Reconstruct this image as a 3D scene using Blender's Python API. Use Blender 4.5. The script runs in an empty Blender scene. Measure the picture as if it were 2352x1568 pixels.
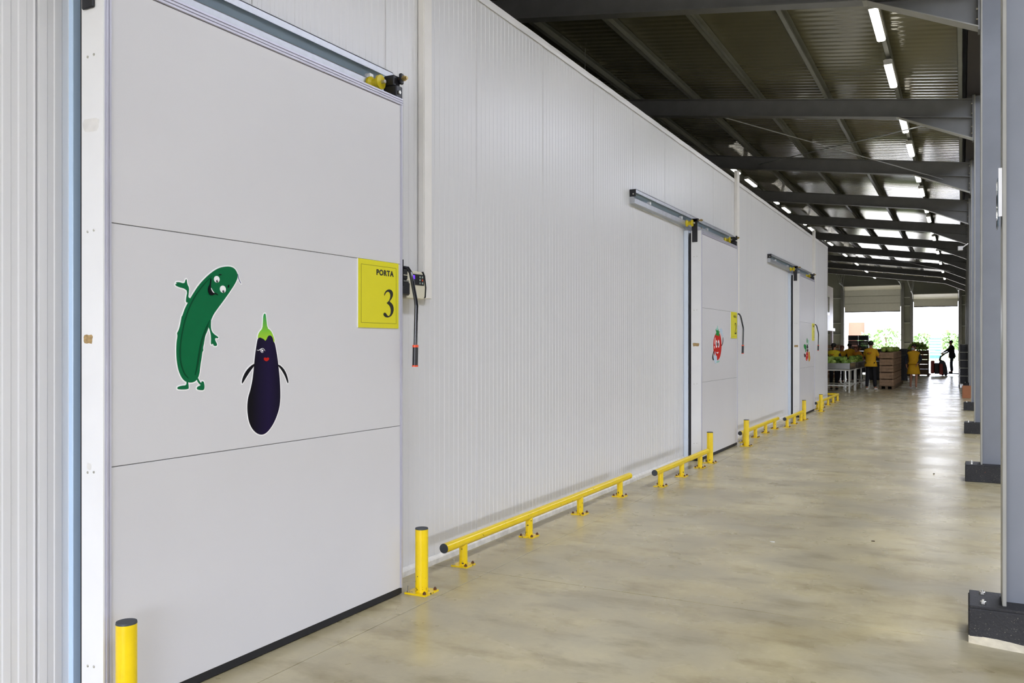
import bpy, bmesh, math, random
from mathutils import Vector, Matrix
random.seed(7)
SC = bpy.context.scene
COL = SC.collection
PI = math.pi

# ------------------------------------------------------------------ camera, sky, light, exposure
YAW = math.radians(27.935)
cam_data = bpy.data.cameras.new('camera')
cam_data.sensor_width = 36.0
cam_data.lens = 1950.0 / 2352.0 * 36.0
cam_data.shift_y = 8.0 / 2352.0
cam_data.clip_end = 600
cam = bpy.data.objects.new('camera', cam_data)
cam.location = (0.0, 0.0, 1.6)
cam.rotation_euler = (PI / 2, 0, YAW)
COL.objects.link(cam)
SC.camera = cam

world = bpy.data.worlds.new('overcast_sky')
SC.world = world
world.use_nodes = True
wn = world.node_tree.nodes
wn['Background'].inputs['Color'].default_value = (0.825, 0.86, 1.0, 1)
wn['Background'].inputs['Strength'].default_value = 24.0

def portal(name, loc, rot, sx, sy):
    """guides the renderer's sky sampling through an opening; gives off no light of its own"""
    d = bpy.data.lights.new(name, 'AREA')
    d.shape = 'RECTANGLE'; d.size = sx; d.size_y = sy
    d.cycles.is_portal = True
    o = bpy.data.objects.new(name, d); COL.objects.link(o)
    o.location = loc; o.rotation_euler = rot
    return o
portal('opening_portal_side', (15.9, 10, 0.4), (0, PI / 2, 0), 0.8, 36)
portal('added_roof_gap_portal', (1.8, 10, 6.5), (0, 0, 0), 1.0, 36)  # for the gap added in the unseen roof
portal('opening_portal_rear', (0.8, -7.9, 1.6), (PI / 2, 0, 0), 8.4, 3.2)
portal('opening_portal_gate', (-6.25, 72.3, 2.1), (-PI / 2, 0, 0), 4.1, 4.2)
portal('opening_portal_gate_b', (-1.8, 72.3, 2.3), (-PI / 2, 0, 0), 3.05, 4.5)

cy = SC.cycles
cy.use_adaptive_sampling = True; cy.adaptive_threshold = 0.05; cy.adaptive_min_samples = 20
cy.max_bounces = 5; cy.diffuse_bounces = 4; cy.glossy_bounces = 2; cy.transmission_bounces = 2; cy.transparent_max_bounces = 4
cy.use_denoising = True; cy.sample_clamp_indirect = 8.0; cy.caustics_reflective = False; cy.caustics_refractive = False
SC.view_settings.view_transform = 'Standard'
SC.view_settings.look = 'None'
SC.view_settings.exposure = -0.66
SC.view_settings.gamma = 1.0
SC.view_settings.use_curve_mapping = False

# ------------------------------------------------------------------ helpers
def lin(h):
    h = h.lstrip('#')
    o = []
    for i in (0, 2, 4):
        c = int(h[i:i + 2], 16) / 255.0
        o.append(c / 12.92 if c <= 0.04045 else ((c + 0.055) / 1.055) ** 2.4)
    return tuple(o)

MATS = {}
def mat(name, hexcol, rough=0.5, metal=0.0, var=0.06, scale=6.0, bump=0.0, bscale=60.0, rvar=0.0, spec=0.5, emit=0.0, coat=0.0):
    """procedural paint / plastic / metal: noise-varied colour, optional fine relief"""
    m = bpy.data.materials.new(name); m.use_nodes = True
    nt = m.node_tree; b = nt.nodes['Principled BSDF']
    c = lin(hexcol)
    b.inputs['Roughness'].default_value = rough
    b.inputs['Metallic'].default_value = metal
    b.inputs['Specular IOR Level'].default_value = spec
    b.inputs['Coat Weight'].default_value = coat
    geo = nt.nodes.new('ShaderNodeNewGeometry')
    n = nt.nodes.new('ShaderNodeTexNoise'); n.inputs['Scale'].default_value = scale; n.inputs['Detail'].default_value = 5
    nt.links.new(geo.outputs['Position'], n.inputs['Vector'])
    r = nt.nodes.new('ShaderNodeValToRGB')
    r.color_ramp.elements[0].position = 0.3; r.color_ramp.elements[1].position = 0.7
    r.color_ramp.elements[0].color = tuple(max(0, v * (1 - var)) for v in c) + (1,)
    r.color_ramp.elements[1].color = tuple(min(1, v * (1 + var)) for v in c) + (1,)
    nt.links.new(n.outputs['Fac'], r.inputs['Fac'])
    nt.links.new(r.outputs['Color'], b.inputs['Base Color'])
    if rvar:
        mr = nt.nodes.new('ShaderNodeMapRange')
        mr.inputs['To Min'].default_value = max(0.02, rough - rvar); mr.inputs['To Max'].default_value = rough + rvar
        nt.links.new(n.outputs['Fac'], mr.inputs['Value']); nt.links.new(mr.outputs['Result'], b.inputs['Roughness'])
    if bump:
        n2 = nt.nodes.new('ShaderNodeTexNoise'); n2.inputs['Scale'].default_value = bscale; n2.inputs['Detail'].default_value = 4
        nt.links.new(geo.outputs['Position'], n2.inputs['Vector'])
        bp = nt.nodes.new('ShaderNodeBump'); bp.inputs['Strength'].default_value = bump; bp.inputs['Distance'].default_value = 0.01
        nt.links.new(n2.outputs['Fac'], bp.inputs['Height']); nt.links.new(bp.outputs['Normal'], b.inputs['Normal'])
    if emit:
        b.inputs['Emission Color'].default_value = c + (1,); b.inputs['Emission Strength'].default_value = emit
    MATS[name] = m
    return m

def tag(o, label=None, cat=None, group=None, kind=None):
    if label: o['label'] = label
    if cat: o['category'] = cat
    if group: o['group'] = group
    if kind: o['kind'] = kind
    return o

def root(name, label=None, cat=None, group=None, kind=None):
    o = bpy.data.objects.new(name, None)
    o.empty_display_size = 0.1
    COL.objects.link(o)
    return tag(o, label, cat, group, kind)

class MB:
    def __init__(self): self.v = []; self.f = []
    def add(self, vs, fs):
        k = len(self.v); self.v += [tuple(p) for p in vs]; self.f += [tuple(i + k for i in f) for f in fs]; return self
    def box(self, x0, x1, y0, y1, z0, z1):
        return self.add([(x0, y0, z0), (x1, y0, z0), (x1, y1, z0), (x0, y1, z0), (x0, y0, z1), (x1, y0, z1), (x1, y1, z1), (x0, y1, z1)],
                        [(0, 3, 2, 1), (4, 5, 6, 7), (0, 1, 5, 4), (1, 2, 6, 5), (2, 3, 7, 6), (3, 0, 4, 7)])
    def bar(self, p, q, w, h, up=(0, 0, 1)):
        p = Vector(p); q = Vector(q); d = (q - p).normalized(); u = Vector(up)
        s = d.cross(u)
        if s.length < 1e-5: s = d.cross(Vector((1, 0, 0)))
        s.normalize(); u = s.cross(d).normalized()
        vs = []
        for e in (p, q):
            for a, b in ((-1, -1), (1, -1), (1, 1), (-1, 1)): vs.append(e + s * (a * w / 2) + u * (b * h / 2))
        return self.add(vs, [(0, 1, 2, 3), (7, 6, 5, 4), (0, 4, 5, 1), (1, 5, 6, 2), (2, 6, 7, 3), (3, 7, 4, 0)])
    def cyl(self, p, q, r, n=12, r2=None, cap=True):
        return self.tube([p, q], [r, r if r2 is None else r2], n, cap)
    def tube(self, pts, r, n=10, cap=True):
        pts = [Vector(p) for p in pts]; m = len(pts)
        rr = r if isinstance(r, (list, tuple)) else [r] * m
        vs = []; fs = []; prev = None
        for i, p in enumerate(pts):
            d = (pts[min(i + 1, m - 1)] - pts[max(i - 1, 0)]).normalized()
            if prev is None:
                s = d.cross(Vector((0, 0, 1)))
                if s.length < 1e-3: s = d.cross(Vector((1, 0, 0)))
            else: s = prev - d * prev.dot(d)
            s.normalize(); prev = s; u = d.cross(s)
            for k in range(n):
                a = 2 * PI * k / n; vs.append(p + (s * math.cos(a) + u * math.sin(a)) * rr[i])
        for i in range(m - 1):
            for k in range(n):
                k2 = (k + 1) % n; fs.append((i * n + k, (i + 1) * n + k, (i + 1) * n + k2, i * n + k2))
        if cap: fs.append(tuple(range(n))); fs.append(tuple((m - 1) * n + k for k in reversed(range(n))))
        return self.add(vs, fs)
    def lathe(self, prof, n=16, origin=(0, 0, 0), axis='z'):
        vs = []; fs = []; m = len(prof)
        for r, z in prof:
            for k in range(n):
                a = 2 * PI * k / n; x, y = r * math.cos(a), r * math.sin(a)
                c = (x, y, z) if axis == 'z' else ((z, x, y) if axis == 'x' else (y, z, x))
                vs.append((c[0] + origin[0], c[1] + origin[1], c[2] + origin[2]))
        for i in range(m - 1):
            for k in range(n):
                k2 = (k + 1) % n; fs.append((i * n + k, i * n + k2, (i + 1) * n + k2, (i + 1) * n + k))
        fs.append(tuple(reversed(range(n)))); fs.append(tuple((m - 1) * n + k for k in range(n)))
        return self.add(vs, fs)
    def prism(self, poly, a0, a1, axis='x'):
        """poly in the two other axes: x -> (y, z), y -> (x, z), z -> (x, y)"""
        n = len(poly)
        area = sum(poly[i][0] * poly[(i + 1) % n][1] - poly[(i + 1) % n][0] * poly[i][1] for i in range(n))
        if (area < 0) != (axis == 'y'): poly = poly[::-1]
        def c(a, p): return (a, p[0], p[1]) if axis == 'x' else ((p[0], a, p[1]) if axis == 'y' else (p[0], p[1], a))
        vs = [c(a0, p) for p in poly] + [c(a1, p) for p in poly]
        fs = [tuple(reversed(range(n))), tuple(range(n, 2 * n))] + [(i, (i + 1) % n, n + (i + 1) % n, n + i) for i in range(n)]
        return self.add(vs, fs)
    def ball(self, c, rx, ry=None, rz=None, seg=10, rings=7):
        ry = ry or rx; rz = rz or rx; vs = [(c[0], c[1], c[2] - rz)]; fs = []
        for i in range(1, rings):
            t = -PI / 2 + PI * i / rings
            for k in range(seg):
                a = 2 * PI * k / seg; vs.append((c[0] + rx * math.cos(t) * math.cos(a), c[1] + ry * math.cos(t) * math.sin(a), c[2] + rz * math.sin(t)))
        vs.append((c[0], c[1], c[2] + rz)); last = len(vs) - 1
        for k in range(seg):
            k2 = (k + 1) % seg
            fs.append((0, 1 + k2, 1 + k)); fs.append((last, last - seg + k, last - seg + k2))
            for i in range(rings - 2): fs.append((1 + i * seg + k, 1 + i * seg + k2, 1 + (i + 1) * seg + k2, 1 + (i + 1) * seg + k))
        return self.add(vs, fs)
    def mesh(self, name, m, smooth=False, bevel=0.0):
        me = bpy.data.meshes.new(name); me.from_pydata(self.v, [], self.f); me.update()
        if bevel:
            bm = bmesh.new(); bm.from_mesh(me)
            es = [e for e in bm.edges if e.is_manifold and e.calc_face_angle(0) > 0.6]
            bmesh.ops.bevel(bm, geom=es, offset=bevel, segments=1, affect='EDGES', clamp_overlap=True)
            bm.to_mesh(me); bm.free()
        if smooth:
            me.polygons.foreach_set('use_smooth', [True] * len(me.polygons))
            if smooth != 'all':
                me.set_sharp_from_angle(angle=math.radians(40))
        if m is not None: me.materials.append(MATS[m] if isinstance(m, str) else m)
        return me
    def build(self, name, m, parent=None, smooth=False, bevel=0.0):
        me = self.mesh(name, m, smooth, bevel)
        o = bpy.data.objects.new(name, me); COL.objects.link(o)
        if parent is not None: o.parent = parent
        else: settle(o)
        return o

def tree(o):
    yield o
    for c in o.children: yield from tree(c)

def settle(o, loc=None):
    """move a thing's origin to its base without moving its geometry"""
    if loc is None:
        pts = [v.co for x in tree(o) if x.type == 'MESH' for v in x.data.vertices]
        loc = ((min(p.x for p in pts) + max(p.x for p in pts)) / 2, (min(p.y for p in pts) + max(p.y for p in pts)) / 2, min(p.z for p in pts))
    done = set()
    for x in tree(o):
        if x.type == 'MESH' and x.data.name not in done:
            x.data.transform(Matrix.Translation((-loc[0], -loc[1], -loc[2]))); done.add(x.data.name)
    o.location = loc
    return o

def link_mesh(name, me, parent=None, loc=(0, 0, 0)):
    o = bpy.data.objects.new(name, me); COL.objects.link(o)
    o.parent = parent; o.location = loc
    return o

def copy_tree(o, parent=None, label=None, loc=None, rz=None):
    c = o.copy(); COL.objects.link(c); c.parent = parent
    if label: c['label'] = label
    if loc is not None: c.location = loc
    if rz is not None: c.rotation_euler = (0, 0, rz)
    for ch in list(o.children): copy_tree(ch, c)
    return c

ORD = ['first', 'second', 'third', 'fourth', 'fifth', 'sixth', 'seventh', 'eighth', 'ninth', 'tenth', 'eleventh', 'twelfth', 'thirteenth', 'fourteenth',
       'fifteenth', 'sixteenth', 'seventeenth', 'eighteenth', 'nineteenth', 'twentieth', 'twenty-first', 'twenty-second', 'twenty-third', 'twenty-fourth']

# ------------------------------------------------------------------ materials
def floor_material():
    m = bpy.data.materials.new('polished_concrete'); m.use_nodes = True; nt = m.node_tree; b = nt.nodes['Principled BSDF']
    geo = nt.nodes.new('ShaderNodeNewGeometry')
    def noise(scale, detail, rough=0.55, stretch=(1, 1, 1)):
        mp = nt.nodes.new('ShaderNodeMapping'); mp.inputs['Scale'].default_value = stretch
        nt.links.new(geo.outputs['Position'], mp.inputs['Vector'])
        n = nt.nodes.new('ShaderNodeTexNoise'); n.inputs['Scale'].default_value = scale; n.inputs['Detail'].default_value = detail; n.inputs['Roughness'].default_value = rough
        nt.links.new(mp.outputs['Vector'], n.inputs['Vector']); return n
    def ramp(src, p0, c0, p1, c1):
        r = nt.nodes.new('ShaderNodeValToRGB'); e = r.color_ramp.elements
        e[0].position = p0; e[0].color = c0 + (1,); e[1].position = p1; e[1].color = c1 + (1,)
        nt.links.new(src, r.inputs['Fac']); return r
    def mix(fac, a, bb, mode='MIX'):
        x = nt.nodes.new('ShaderNodeMix'); x.data_type = 'RGBA'; x.blend_type = mode
        if isinstance(fac, float): x.inputs[0].default_value = fac
        else: nt.links.new(fac, x.inputs[0])
        nt.links.new(a, x.inputs[6]); nt.links.new(bb, x.inputs[7]); return x.outputs[2]
    big = noise(0.9, 6, 0.58)
    base = ramp(big.outputs['Fac'], 0.33, lin('aea077'), 0.66, lin('d8ca9c'))
    grey = noise(1.5, 4, 0.5); g = ramp(grey.outputs['Fac'], 0.35, (0, 0, 0), 0.85, (0.75, 0.75, 0.75))
    c1 = ramp(grey.outputs['Fac'], 0.0, lin('a8a596'), 1.0, lin('a8a596'))
    c = mix(g.outputs['Color'], base.outputs['Color'], c1.outputs['Color'])
    st = noise(3.0, 6, 0.62, (0.8, 1.5, 1)); s = ramp(st.outputs['Fac'], 0.50, (0, 0, 0), 0.80, (0.8, 0.8, 0.8))
    sc = ramp(st.outputs['Fac'], 0.0, lin('85744a'), 1.0, lin('85744a'))
    c = mix(s.outputs['Color'], c, sc.outputs['Color'])
    fine = noise(24, 6, 0.7); fr = ramp(fine.outputs['Fac'], 0.2, (0.88, 0.88, 0.88), 0.8, (1, 1, 1))
    c = mix(1.0, c, fr.outputs['Color'], 'MULTIPLY')
    nt.links.new(c, b.inputs['Base Color'])
    rr = nt.nodes.new('ShaderNodeMapRange'); rr.inputs['From Min'].default_value = 0.3; rr.inputs['From Max'].default_value = 0.7
    rr.inputs['To Min'].default_value = 0.22; rr.inputs['To Max'].default_value = 0.34
    nt.links.new(grey.outputs['Fac'], rr.inputs['Value']); nt.links.new(rr.outputs['Result'], b.inputs['Roughness'])
    b.inputs['Specular IOR Level'].default_value = 0.45
    wv = noise(2.2, 3, 0.5)
    bp = nt.nodes.new('ShaderNodeBump'); bp.inputs['Strength'].default_value = 0.25; bp.inputs['Distance'].default_value = 0.012
    nt.links.new(wv.outputs['Fac'], bp.inputs['Height']); nt.links.new(bp.outputs['Normal'], b.inputs['Normal'])
    MATS['floor'] = m
floor_material()

def chipped_yellow():
    m = mat('yellow_paint', 'f4d200', 0.32, var=0.05, scale=9, coat=0.2); nt = m.node_tree; b = nt.nodes['Principled BSDF']
    src = b.inputs['Base Color'].links[0].from_socket
    geo = nt.nodes.new('ShaderNodeNewGeometry')
    sep = nt.nodes.new('ShaderNodeSeparateXYZ'); nt.links.new(geo.outputs['Position'], sep.inputs[0])
    n = nt.nodes.new('ShaderNodeTexNoise'); n.inputs['Scale'].default_value = 38; n.inputs['Detail'].default_value = 4
    nt.links.new(geo.outputs['Position'], n.inputs['Vector'])
    mr = nt.nodes.new('ShaderNodeMapRange')
    mr.inputs['From Min'].default_value = 0.0; mr.inputs['From Max'].default_value = 0.32; mr.inputs['To Min'].default_value = 0.055; mr.inputs['To Max'].default_value = -0.08
    nt.links.new(sep.outputs['Z'], mr.inputs['Value'])
    ad = nt.nodes.new('ShaderNodeMath'); ad.operation = 'ADD'; nt.links.new(n.outputs['Fac'], ad.inputs[0]); nt.links.new(mr.outputs['Result'], ad.inputs[1])
    th = nt.nodes.new('ShaderNodeMapRange'); th.inputs['From Min'].default_value = 0.665; th.inputs['From Max'].default_value = 0.69
    nt.links.new(ad.outputs[0], th.inputs['Value'])
    x = nt.nodes.new('ShaderNodeMix'); x.data_type = 'RGBA'; nt.links.new(th.outputs['Result'], x.inputs[0]); nt.links.new(src, x.inputs[6])
    x.inputs[7].default_value = (0.03, 0.025, 0.02, 1); nt.links.new(x.outputs[2], b.inputs['Base Color'])
chipped_yellow()

def speckled_black():
    m = mat('bitumen_black', '2b2b2d', 0.7, var=0.25, scale=5, bump=0.5, bscale=70); nt = m.node_tree; b = nt.nodes['Principled BSDF']
    src = b.inputs['Base Color'].links[0].from_socket
    geo = nt.nodes.new('ShaderNodeNewGeometry')
    def spots(scale, lo, hi, col, src):
        n = nt.nodes.new('ShaderNodeTexNoise'); n.inputs['Scale'].default_value = scale; n.inputs['Detail'].default_value = 3
        nt.links.new(geo.outputs['Position'], n.inputs['Vector'])
        th = nt.nodes.new('ShaderNodeMapRange'); th.inputs['From Min'].default_value = lo; th.inputs['From Max'].default_value = hi
        nt.links.new(n.outputs['Fac'], th.inputs['Value'])
        x = nt.nodes.new('ShaderNodeMix'); x.data_type = 'RGBA'; nt.links.new(th.outputs['Result'], x.inputs[0]); nt.links.new(src, x.inputs[6])
        x.inputs[7].default_value = lin(col) + (1,); return x.outputs[2]
    src = spots(130, 0.66, 0.72, '8a8574', src)
    src = spots(14, 0.71, 0.74, '7d3f26', src)
    nt.links.new(src, b.inputs['Base Color'])
speckled_black()

def calyx_print():
    m = mat('print_calyx', '8fcf2a', 0.4); nt = m.node_tree; b = nt.nodes['Principled BSDF']
    geo = nt.nodes.new('ShaderNodeNewGeometry'); sep = nt.nodes.new('ShaderNodeSeparateXYZ'); nt.links.new(geo.outputs['Position'], sep.inputs[0])
    mr = nt.nodes.new('ShaderNodeMapRange'); mr.inputs['From Min'].default_value = 1.63; mr.inputs['From Max'].default_value = 1.76
    nt.links.new(sep.outputs['Z'], mr.inputs['Value'])
    r = nt.nodes.new('ShaderNodeValToRGB'); e = r.color_ramp.elements
    e[0].color = lin('a2cf1e') + (1,); e[1].color = lin('0a9a4e') + (1,); k = e.new(0.35); k.color = lin('7cc52a') + (1,)
    nt.links.new(mr.outputs['Result'], r.inputs['Fac']); nt.links.new(r.outputs['Color'], b.inputs['Base Color'])
calyx_print()

mat('panel_white', 'dedede', 0.30, var=0.006, scale=0.5)
mat('door_white', 'd9d8d9', 0.36, var=0.02, scale=1.1, bump=0.04, bscale=240)
mat('skirting', 'dcdad2', 0.45, var=0.16, scale=14)
mat('trim_white', 'f1f1f0', 0.28, var=0.03, scale=3)
mat('jamb_blue_white', 'c3dbf4', 0.30, var=0.03, scale=2)
mat('aluminium', 'c9c8d4', 0.38, metal=0.35, var=0.04, scale=8)
mat('galvanised', 'b9bcc0', 0.35, metal=0.6, var=0.10, scale=12, rvar=0.08)
mat('joint_dark', '5c5c5e', 0.8)
mat('rubber_black', '17171a', 0.6, var=0.15)
mat('black_plastic', '141418', 0.35, var=0.1)
mat('black_steel', '1d1d22', 0.22, var=0.1, coat=0.3)
mat('end_cap', '3b4046', 0.55, var=0.15, scale=20)
mat('rusty_bolt', '6a4630', 0.7, metal=0.3, var=0.3, scale=60)
mat('bright_bolt', 'c9c7bd', 0.3, metal=0.9)
mat('brass_bolt', 'b09a62', 0.35, metal=0.8)
mat('wheel_yellow', 'd9c41c', 0.4)
mat('orange_ring', 'f2552c', 0.4)
mat('sign_yellow', 'e2da1e', 0.38, var=0.02)
mat('ink_black', '14140f', 0.5)
mat('cream_plastic', 'd9d4bd', 0.4, var=0.03)
mat('led_blue', '5a28ff', 0.4, emit=3.0)
mat('button_red', 'd2502a', 0.4)
mat('button_grey', '9fb0a8', 0.4)
mat('tape_brown', 'a98c5c', 0.6, var=0.35, scale=60)
mat('tape_clear', 'e3e1dc', 0.25, var=0.08, scale=20)
mat('conduit', 'efece6', 0.4, var=0.03)
mat('steel_grey', '7b7f87', 0.42, var=0.07, scale=3, rvar=0.06)
mat('steel_flange', '9b9a92', 0.40, var=0.07, scale=5)
mat('beam_grey', '78797a', 0.5, var=0.08, scale=4)
mat('purlin_grey', '85877f', 0.45, metal=0.15, var=0.08, scale=4)
mat('roof_sheet', '8c8972', 0.15, metal=0.30, var=0.06, scale=0.8, spec=0.6)
mat('gutter_brown', '2c2622', 0.6)
mat('mortar', 'd8cfb6', 0.85, var=0.12, scale=16, bump=0.4, bscale=40)
mat('lamp_body', 'd9d9d6', 0.4)
mat('lamp_tube', 'fffaf0', 0.4, emit=16.0)
mat('sheet_cladding', '8d9088', 0.45, var=0.06, scale=1.5)
mat('girt_light', 'c3c6c2', 0.4, metal=0.2)
mat('door_section', 'd2d3d0', 0.4, var=0.03)
mat('office_white', 'efeaf4', 0.5)
mat('dark_glass', '5d6d78', 0.08)
mat('stainless', 'a9aaa6', 0.28, metal=0.85, var=0.06, scale=5)
mat('table_white', 'd9d8cc', 0.4)
mat('crate_wood', 'a58668', 0.75, var=0.22, scale=9)
mat('crate_dark', '5a4530', 0.75, var=0.2, scale=9)
mat('crate_black', '141416', 0.45, var=0.1)
mat('pallet_wood', '6d5a43', 0.8, var=0.2, scale=10)
mat('cabbage', 'a9c25c', 0.5, var=0.38, scale=14, bump=0.5, bscale=30)
mat('cabbage_dark', '7fa048', 0.5, var=0.35, scale=14, bump=0.5, bscale=30)
mat('cardboard', 'a86f4c', 0.8, var=0.06)
mat('vest_yellow', 'd9c522', 0.8, var=0.08, scale=20)
mat('shirt_amber', 'd9a514', 0.8, var=0.08, scale=20)
mat('shirt_orange', 'd98c1e', 0.8, var=0.08, scale=20)
mat('cloth_black', '15151a', 0.85, var=0.15)
mat('cloth_navy', '232a38', 0.85, var=0.15)
mat('cloth_jeans', '39424f', 0.85, var=0.12)
mat('skin', 'b98468', 0.55, var=0.05)
mat('hair_dark', '17110e', 0.6, var=0.2, scale=40)
mat('hair_auburn', '6a3a22', 0.6, var=0.2, scale=40)
mat('mask_blue', 'a9c4cf', 0.7)
mat('shoe_white', 'e6e0d6', 0.6)
mat('shoe_black', '101012', 0.5)
mat('print_red', 'b0302a', 0.7)
mat('jack_red', 'b5371d', 0.4)
mat('jack_black', '121214', 0.45)
mat('outdoor_concrete', 'cfc9bd', 0.9, var=0.08, scale=0.6)
mat('outdoor_grass', '56602f', 0.95, var=0.25, scale=0.9)
mat('leaf_green', '86a668', 0.7, var=0.3, scale=2.5)
mat('bark', '5e4a38', 0.9, var=0.2)
mat('facade_pink', '805443', 0.8, var=0.05)
mat('facade_white', 'e8e6e2', 0.8)
mat('fence_blue', '2f6c94', 0.5)
mat('shutter_teal', '3d7a76', 0.6)
mat('debris_brown', '3a2a1c', 0.9)
mat('paper_white', 'e4e4e0', 0.8)
for k, h in dict(green='0b6a3e', dark_green='06492a', purple='5d5a86', white='ffffff', black='0b0a10', aubergine='120a1e', violet='170f33', red='c22218', leaf='1f8c3a',
                 mint='9ccfc0', pale_blue='c2d3e2', pink='f0a8a0', brown='4a2a2c', mustard='c9962a').items():
    mat('print_' + k, h, 0.5, var=0.03, scale=12, spec=0.12)
MATS['print_lime'] = MATS['print_calyx']
def aubergine_print():
    nt = MATS['print_aubergine'].node_tree; b = nt.nodes['Principled BSDF']
    geo = nt.nodes.new('ShaderNodeNewGeometry'); sep = nt.nodes.new('ShaderNodeSeparateXYZ'); nt.links.new(geo.outputs['Position'], sep.inputs[0])
    mr = nt.nodes.new('ShaderNodeMapRange'); mr.inputs['From Min'].default_value = 3.18; mr.inputs['From Max'].default_value = 3.42
    nt.links.new(sep.outputs['Y'], mr.inputs['Value'])
    r = nt.nodes.new('ShaderNodeValToRGB'); e = r.color_ramp.elements
    e[0].color = lin('0a0710') + (1,); e[1].color = lin('0a0710') + (1,); k = e.new(0.5); k.color = lin('1d1238') + (1,)
    nt.links.new(mr.outputs['Result'], r.inputs['Fac']); nt.links.new(r.outputs['Color'], b.inputs['Base Color'])
aubergine_print()
mat('jamb_lightened', 'e4effc', 0.3, var=0.02)  # frame colour lightened to offset the shade beside the doors


# ------------------------------------------------------------------ the place in metres (x across the hall, y along it, z up)
WALL = -3.42            # face of the cold-store wall
FACE = -3.18            # face of the sliding doors
WALL_END = 25.8
END_Y = 72.3            # gable wall with the two loading gates
FRAMES = [5.36 + 6.1 * k for k in range(-2, 11)]
def zt(x): return 6.06 + 0.133 * (0.14 - x)     # top of the rafters

# ---- ground and floor
g = MB().box(-90, 120, -90, END_Y, -0.6, -0.32).box(-90, 120, END_Y, 190, -0.6, -0.03).build('ground', 'outdoor_concrete')
tag(g, 'pale concrete yard around the hall', 'ground', kind='structure')
fl = MB().box(-12, 16, -8, END_Y, -0.318, -0.03).build('floor', 'joint_dark')
tag(fl, 'polished beige concrete floor with thin sawn joints', 'floor', kind='structure')
XS = [-12, -2.95, 3.1, 9.2, 16]
YS = [-8, -3.98, -0.92] + [2.14 + 3.06 * k for k in range(0, 23)] + [END_Y]
cache = {}
for i in range(len(XS) - 1):
    for j in range(len(YS) - 1):
        w = round(XS[i + 1] - XS[i] - 0.006, 3); d = round(YS[j + 1] - YS[j] - 0.006, 3)
        if (w, d) not in cache:
            cache[(w, d)] = MB().box(0, w, 0, d, -0.028, 0).mesh('slab', 'floor', bevel=0.002)
        link_mesh('slab', cache[(w, d)], fl, (XS[i] + 0.003 - fl.location.x, YS[j] + 0.003 - fl.location.y, -fl.location.z))

# ---- cold-store wall: ribbed sandwich panels, cap flashing, skirting
wl = MB().box(-12, WALL - 0.04, -8, WALL_END - 0.05, 0, 4.34).build('wall_left', 'joint_dark')
tag(wl, 'long white ribbed cold-store wall with three sliding doors', 'wall', kind='structure')
def panel_mesh(w):
    prof = [(0, -0.012), (0.006, 0.0)]
    n = int((w - 0.02) / 0.0637); p = (w - 0.02) / n
    for k in range(n):
        a = 0.01 + k * p
        prof += [(a + 0.004, 0.0), (a + p * 0.46, 0.0), (a + p * 0.46 + 0.005, -0.0032), (a + p - 0.005, -0.0032), (a + p, 0.0)]
    prof += [(w - 0.006, 0.0), (w, -0.012)]
    poly = [(x, y) for y, x in prof] + [(-0.05, w), (-0.05, 0)]
    return MB().prism(poly, 0.0, 4.37, 'z').mesh('panel', 'panel_white')
joints = [5.85 + 1.2135 * k for k in range(-11, 17)]
joints = [-8.0] + joints + [WALL_END]
pc = {}
for a, b in zip(joints[:-1], joints[1:]):
    w = round(b - a - 0.003, 3)
    if w < 0.1: continue
    if w not in pc: pc[w] = panel_mesh(w)
    link_mesh('panel', pc[w], wl, (WALL - wl.location.x, a + 0.0015 - wl.location.y, -wl.location.z))
endp = MB().box(-12, WALL, WALL_END - 0.04, WALL_END, 0, 4.37).build('end_panel', 'panel_white', wl)
endp.data.transform(Matrix.Translation(-wl.location))
cor = MB().box(WALL - 0.10, WALL + 0.006, WALL_END, WALL_END + 0.004, 0, 4.4).box(WALL, WALL + 0.006, WALL_END - 0.09, WALL_END + 0.004, 0, 4.4).build('trim_2', 'trim_white')
tag(cor, 'white corner flashing at the far end of the cold-store wall', 'trim', kind='structure')
# dented cap flashing along the wall top
rnd = random.Random(3)
cap = MB(); ys = [-8 + 0.16 * k for k in range(int((WALL_END + 8) / 0.16) + 1)] + [WALL_END]
vs = []; fs = []
for y in ys:
    j = rnd.uniform(-0.0035, 0.0035); k2 = rnd.uniform(-0.002, 0.002)
    vs += [(WALL + 0.007 + abs(j), y, 4.352 + k2), (WALL + 0.010 + j * 0.6, y, 4.385), (WALL + 0.010, y, 4.415 + k2), (WALL - 0.02, y, 4.418), (WALL - 0.20, y, 4.405)]
for i in range(len(ys) - 1):
    for k in range(4): fs.append((i * 5 + k, (i + 1) * 5 + k, (i + 1) * 5 + k + 1, i * 5 + k + 1))
cap.add(vs, fs)
co = cap.build('trim_1', 'trim_white')
tag(co, 'dented white cap flashing along the top of the cold-store wall', 'trim', kind='structure')
for x in co.data.polygons: pass
sk = MB()
DOORS = [(3, 2.34, 4.49), (2, 11.55, 13.70), (1, 19.55, 21.75)]
edges = [-8.0]
for _, a, b in DOORS: edges += [a + 0.02, b + 0.06]
edges.append(WALL_END)
for a, b in zip(edges[0::2], edges[1::2]):
    sk.prism([(WALL, 0.0), (WALL + 0.022, 0.0), (WALL + 0.022, 0.035), (WALL + 0.016, 0.045), (WALL + 0.004, 0.06), (WALL, 0.06)], a, b, 'y')
so = sk.build('baseboard_left', 'skirting')
tag(so, 'white plastic skirting along the foot of the cold-store wall', 'baseboard', kind='structure')

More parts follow.
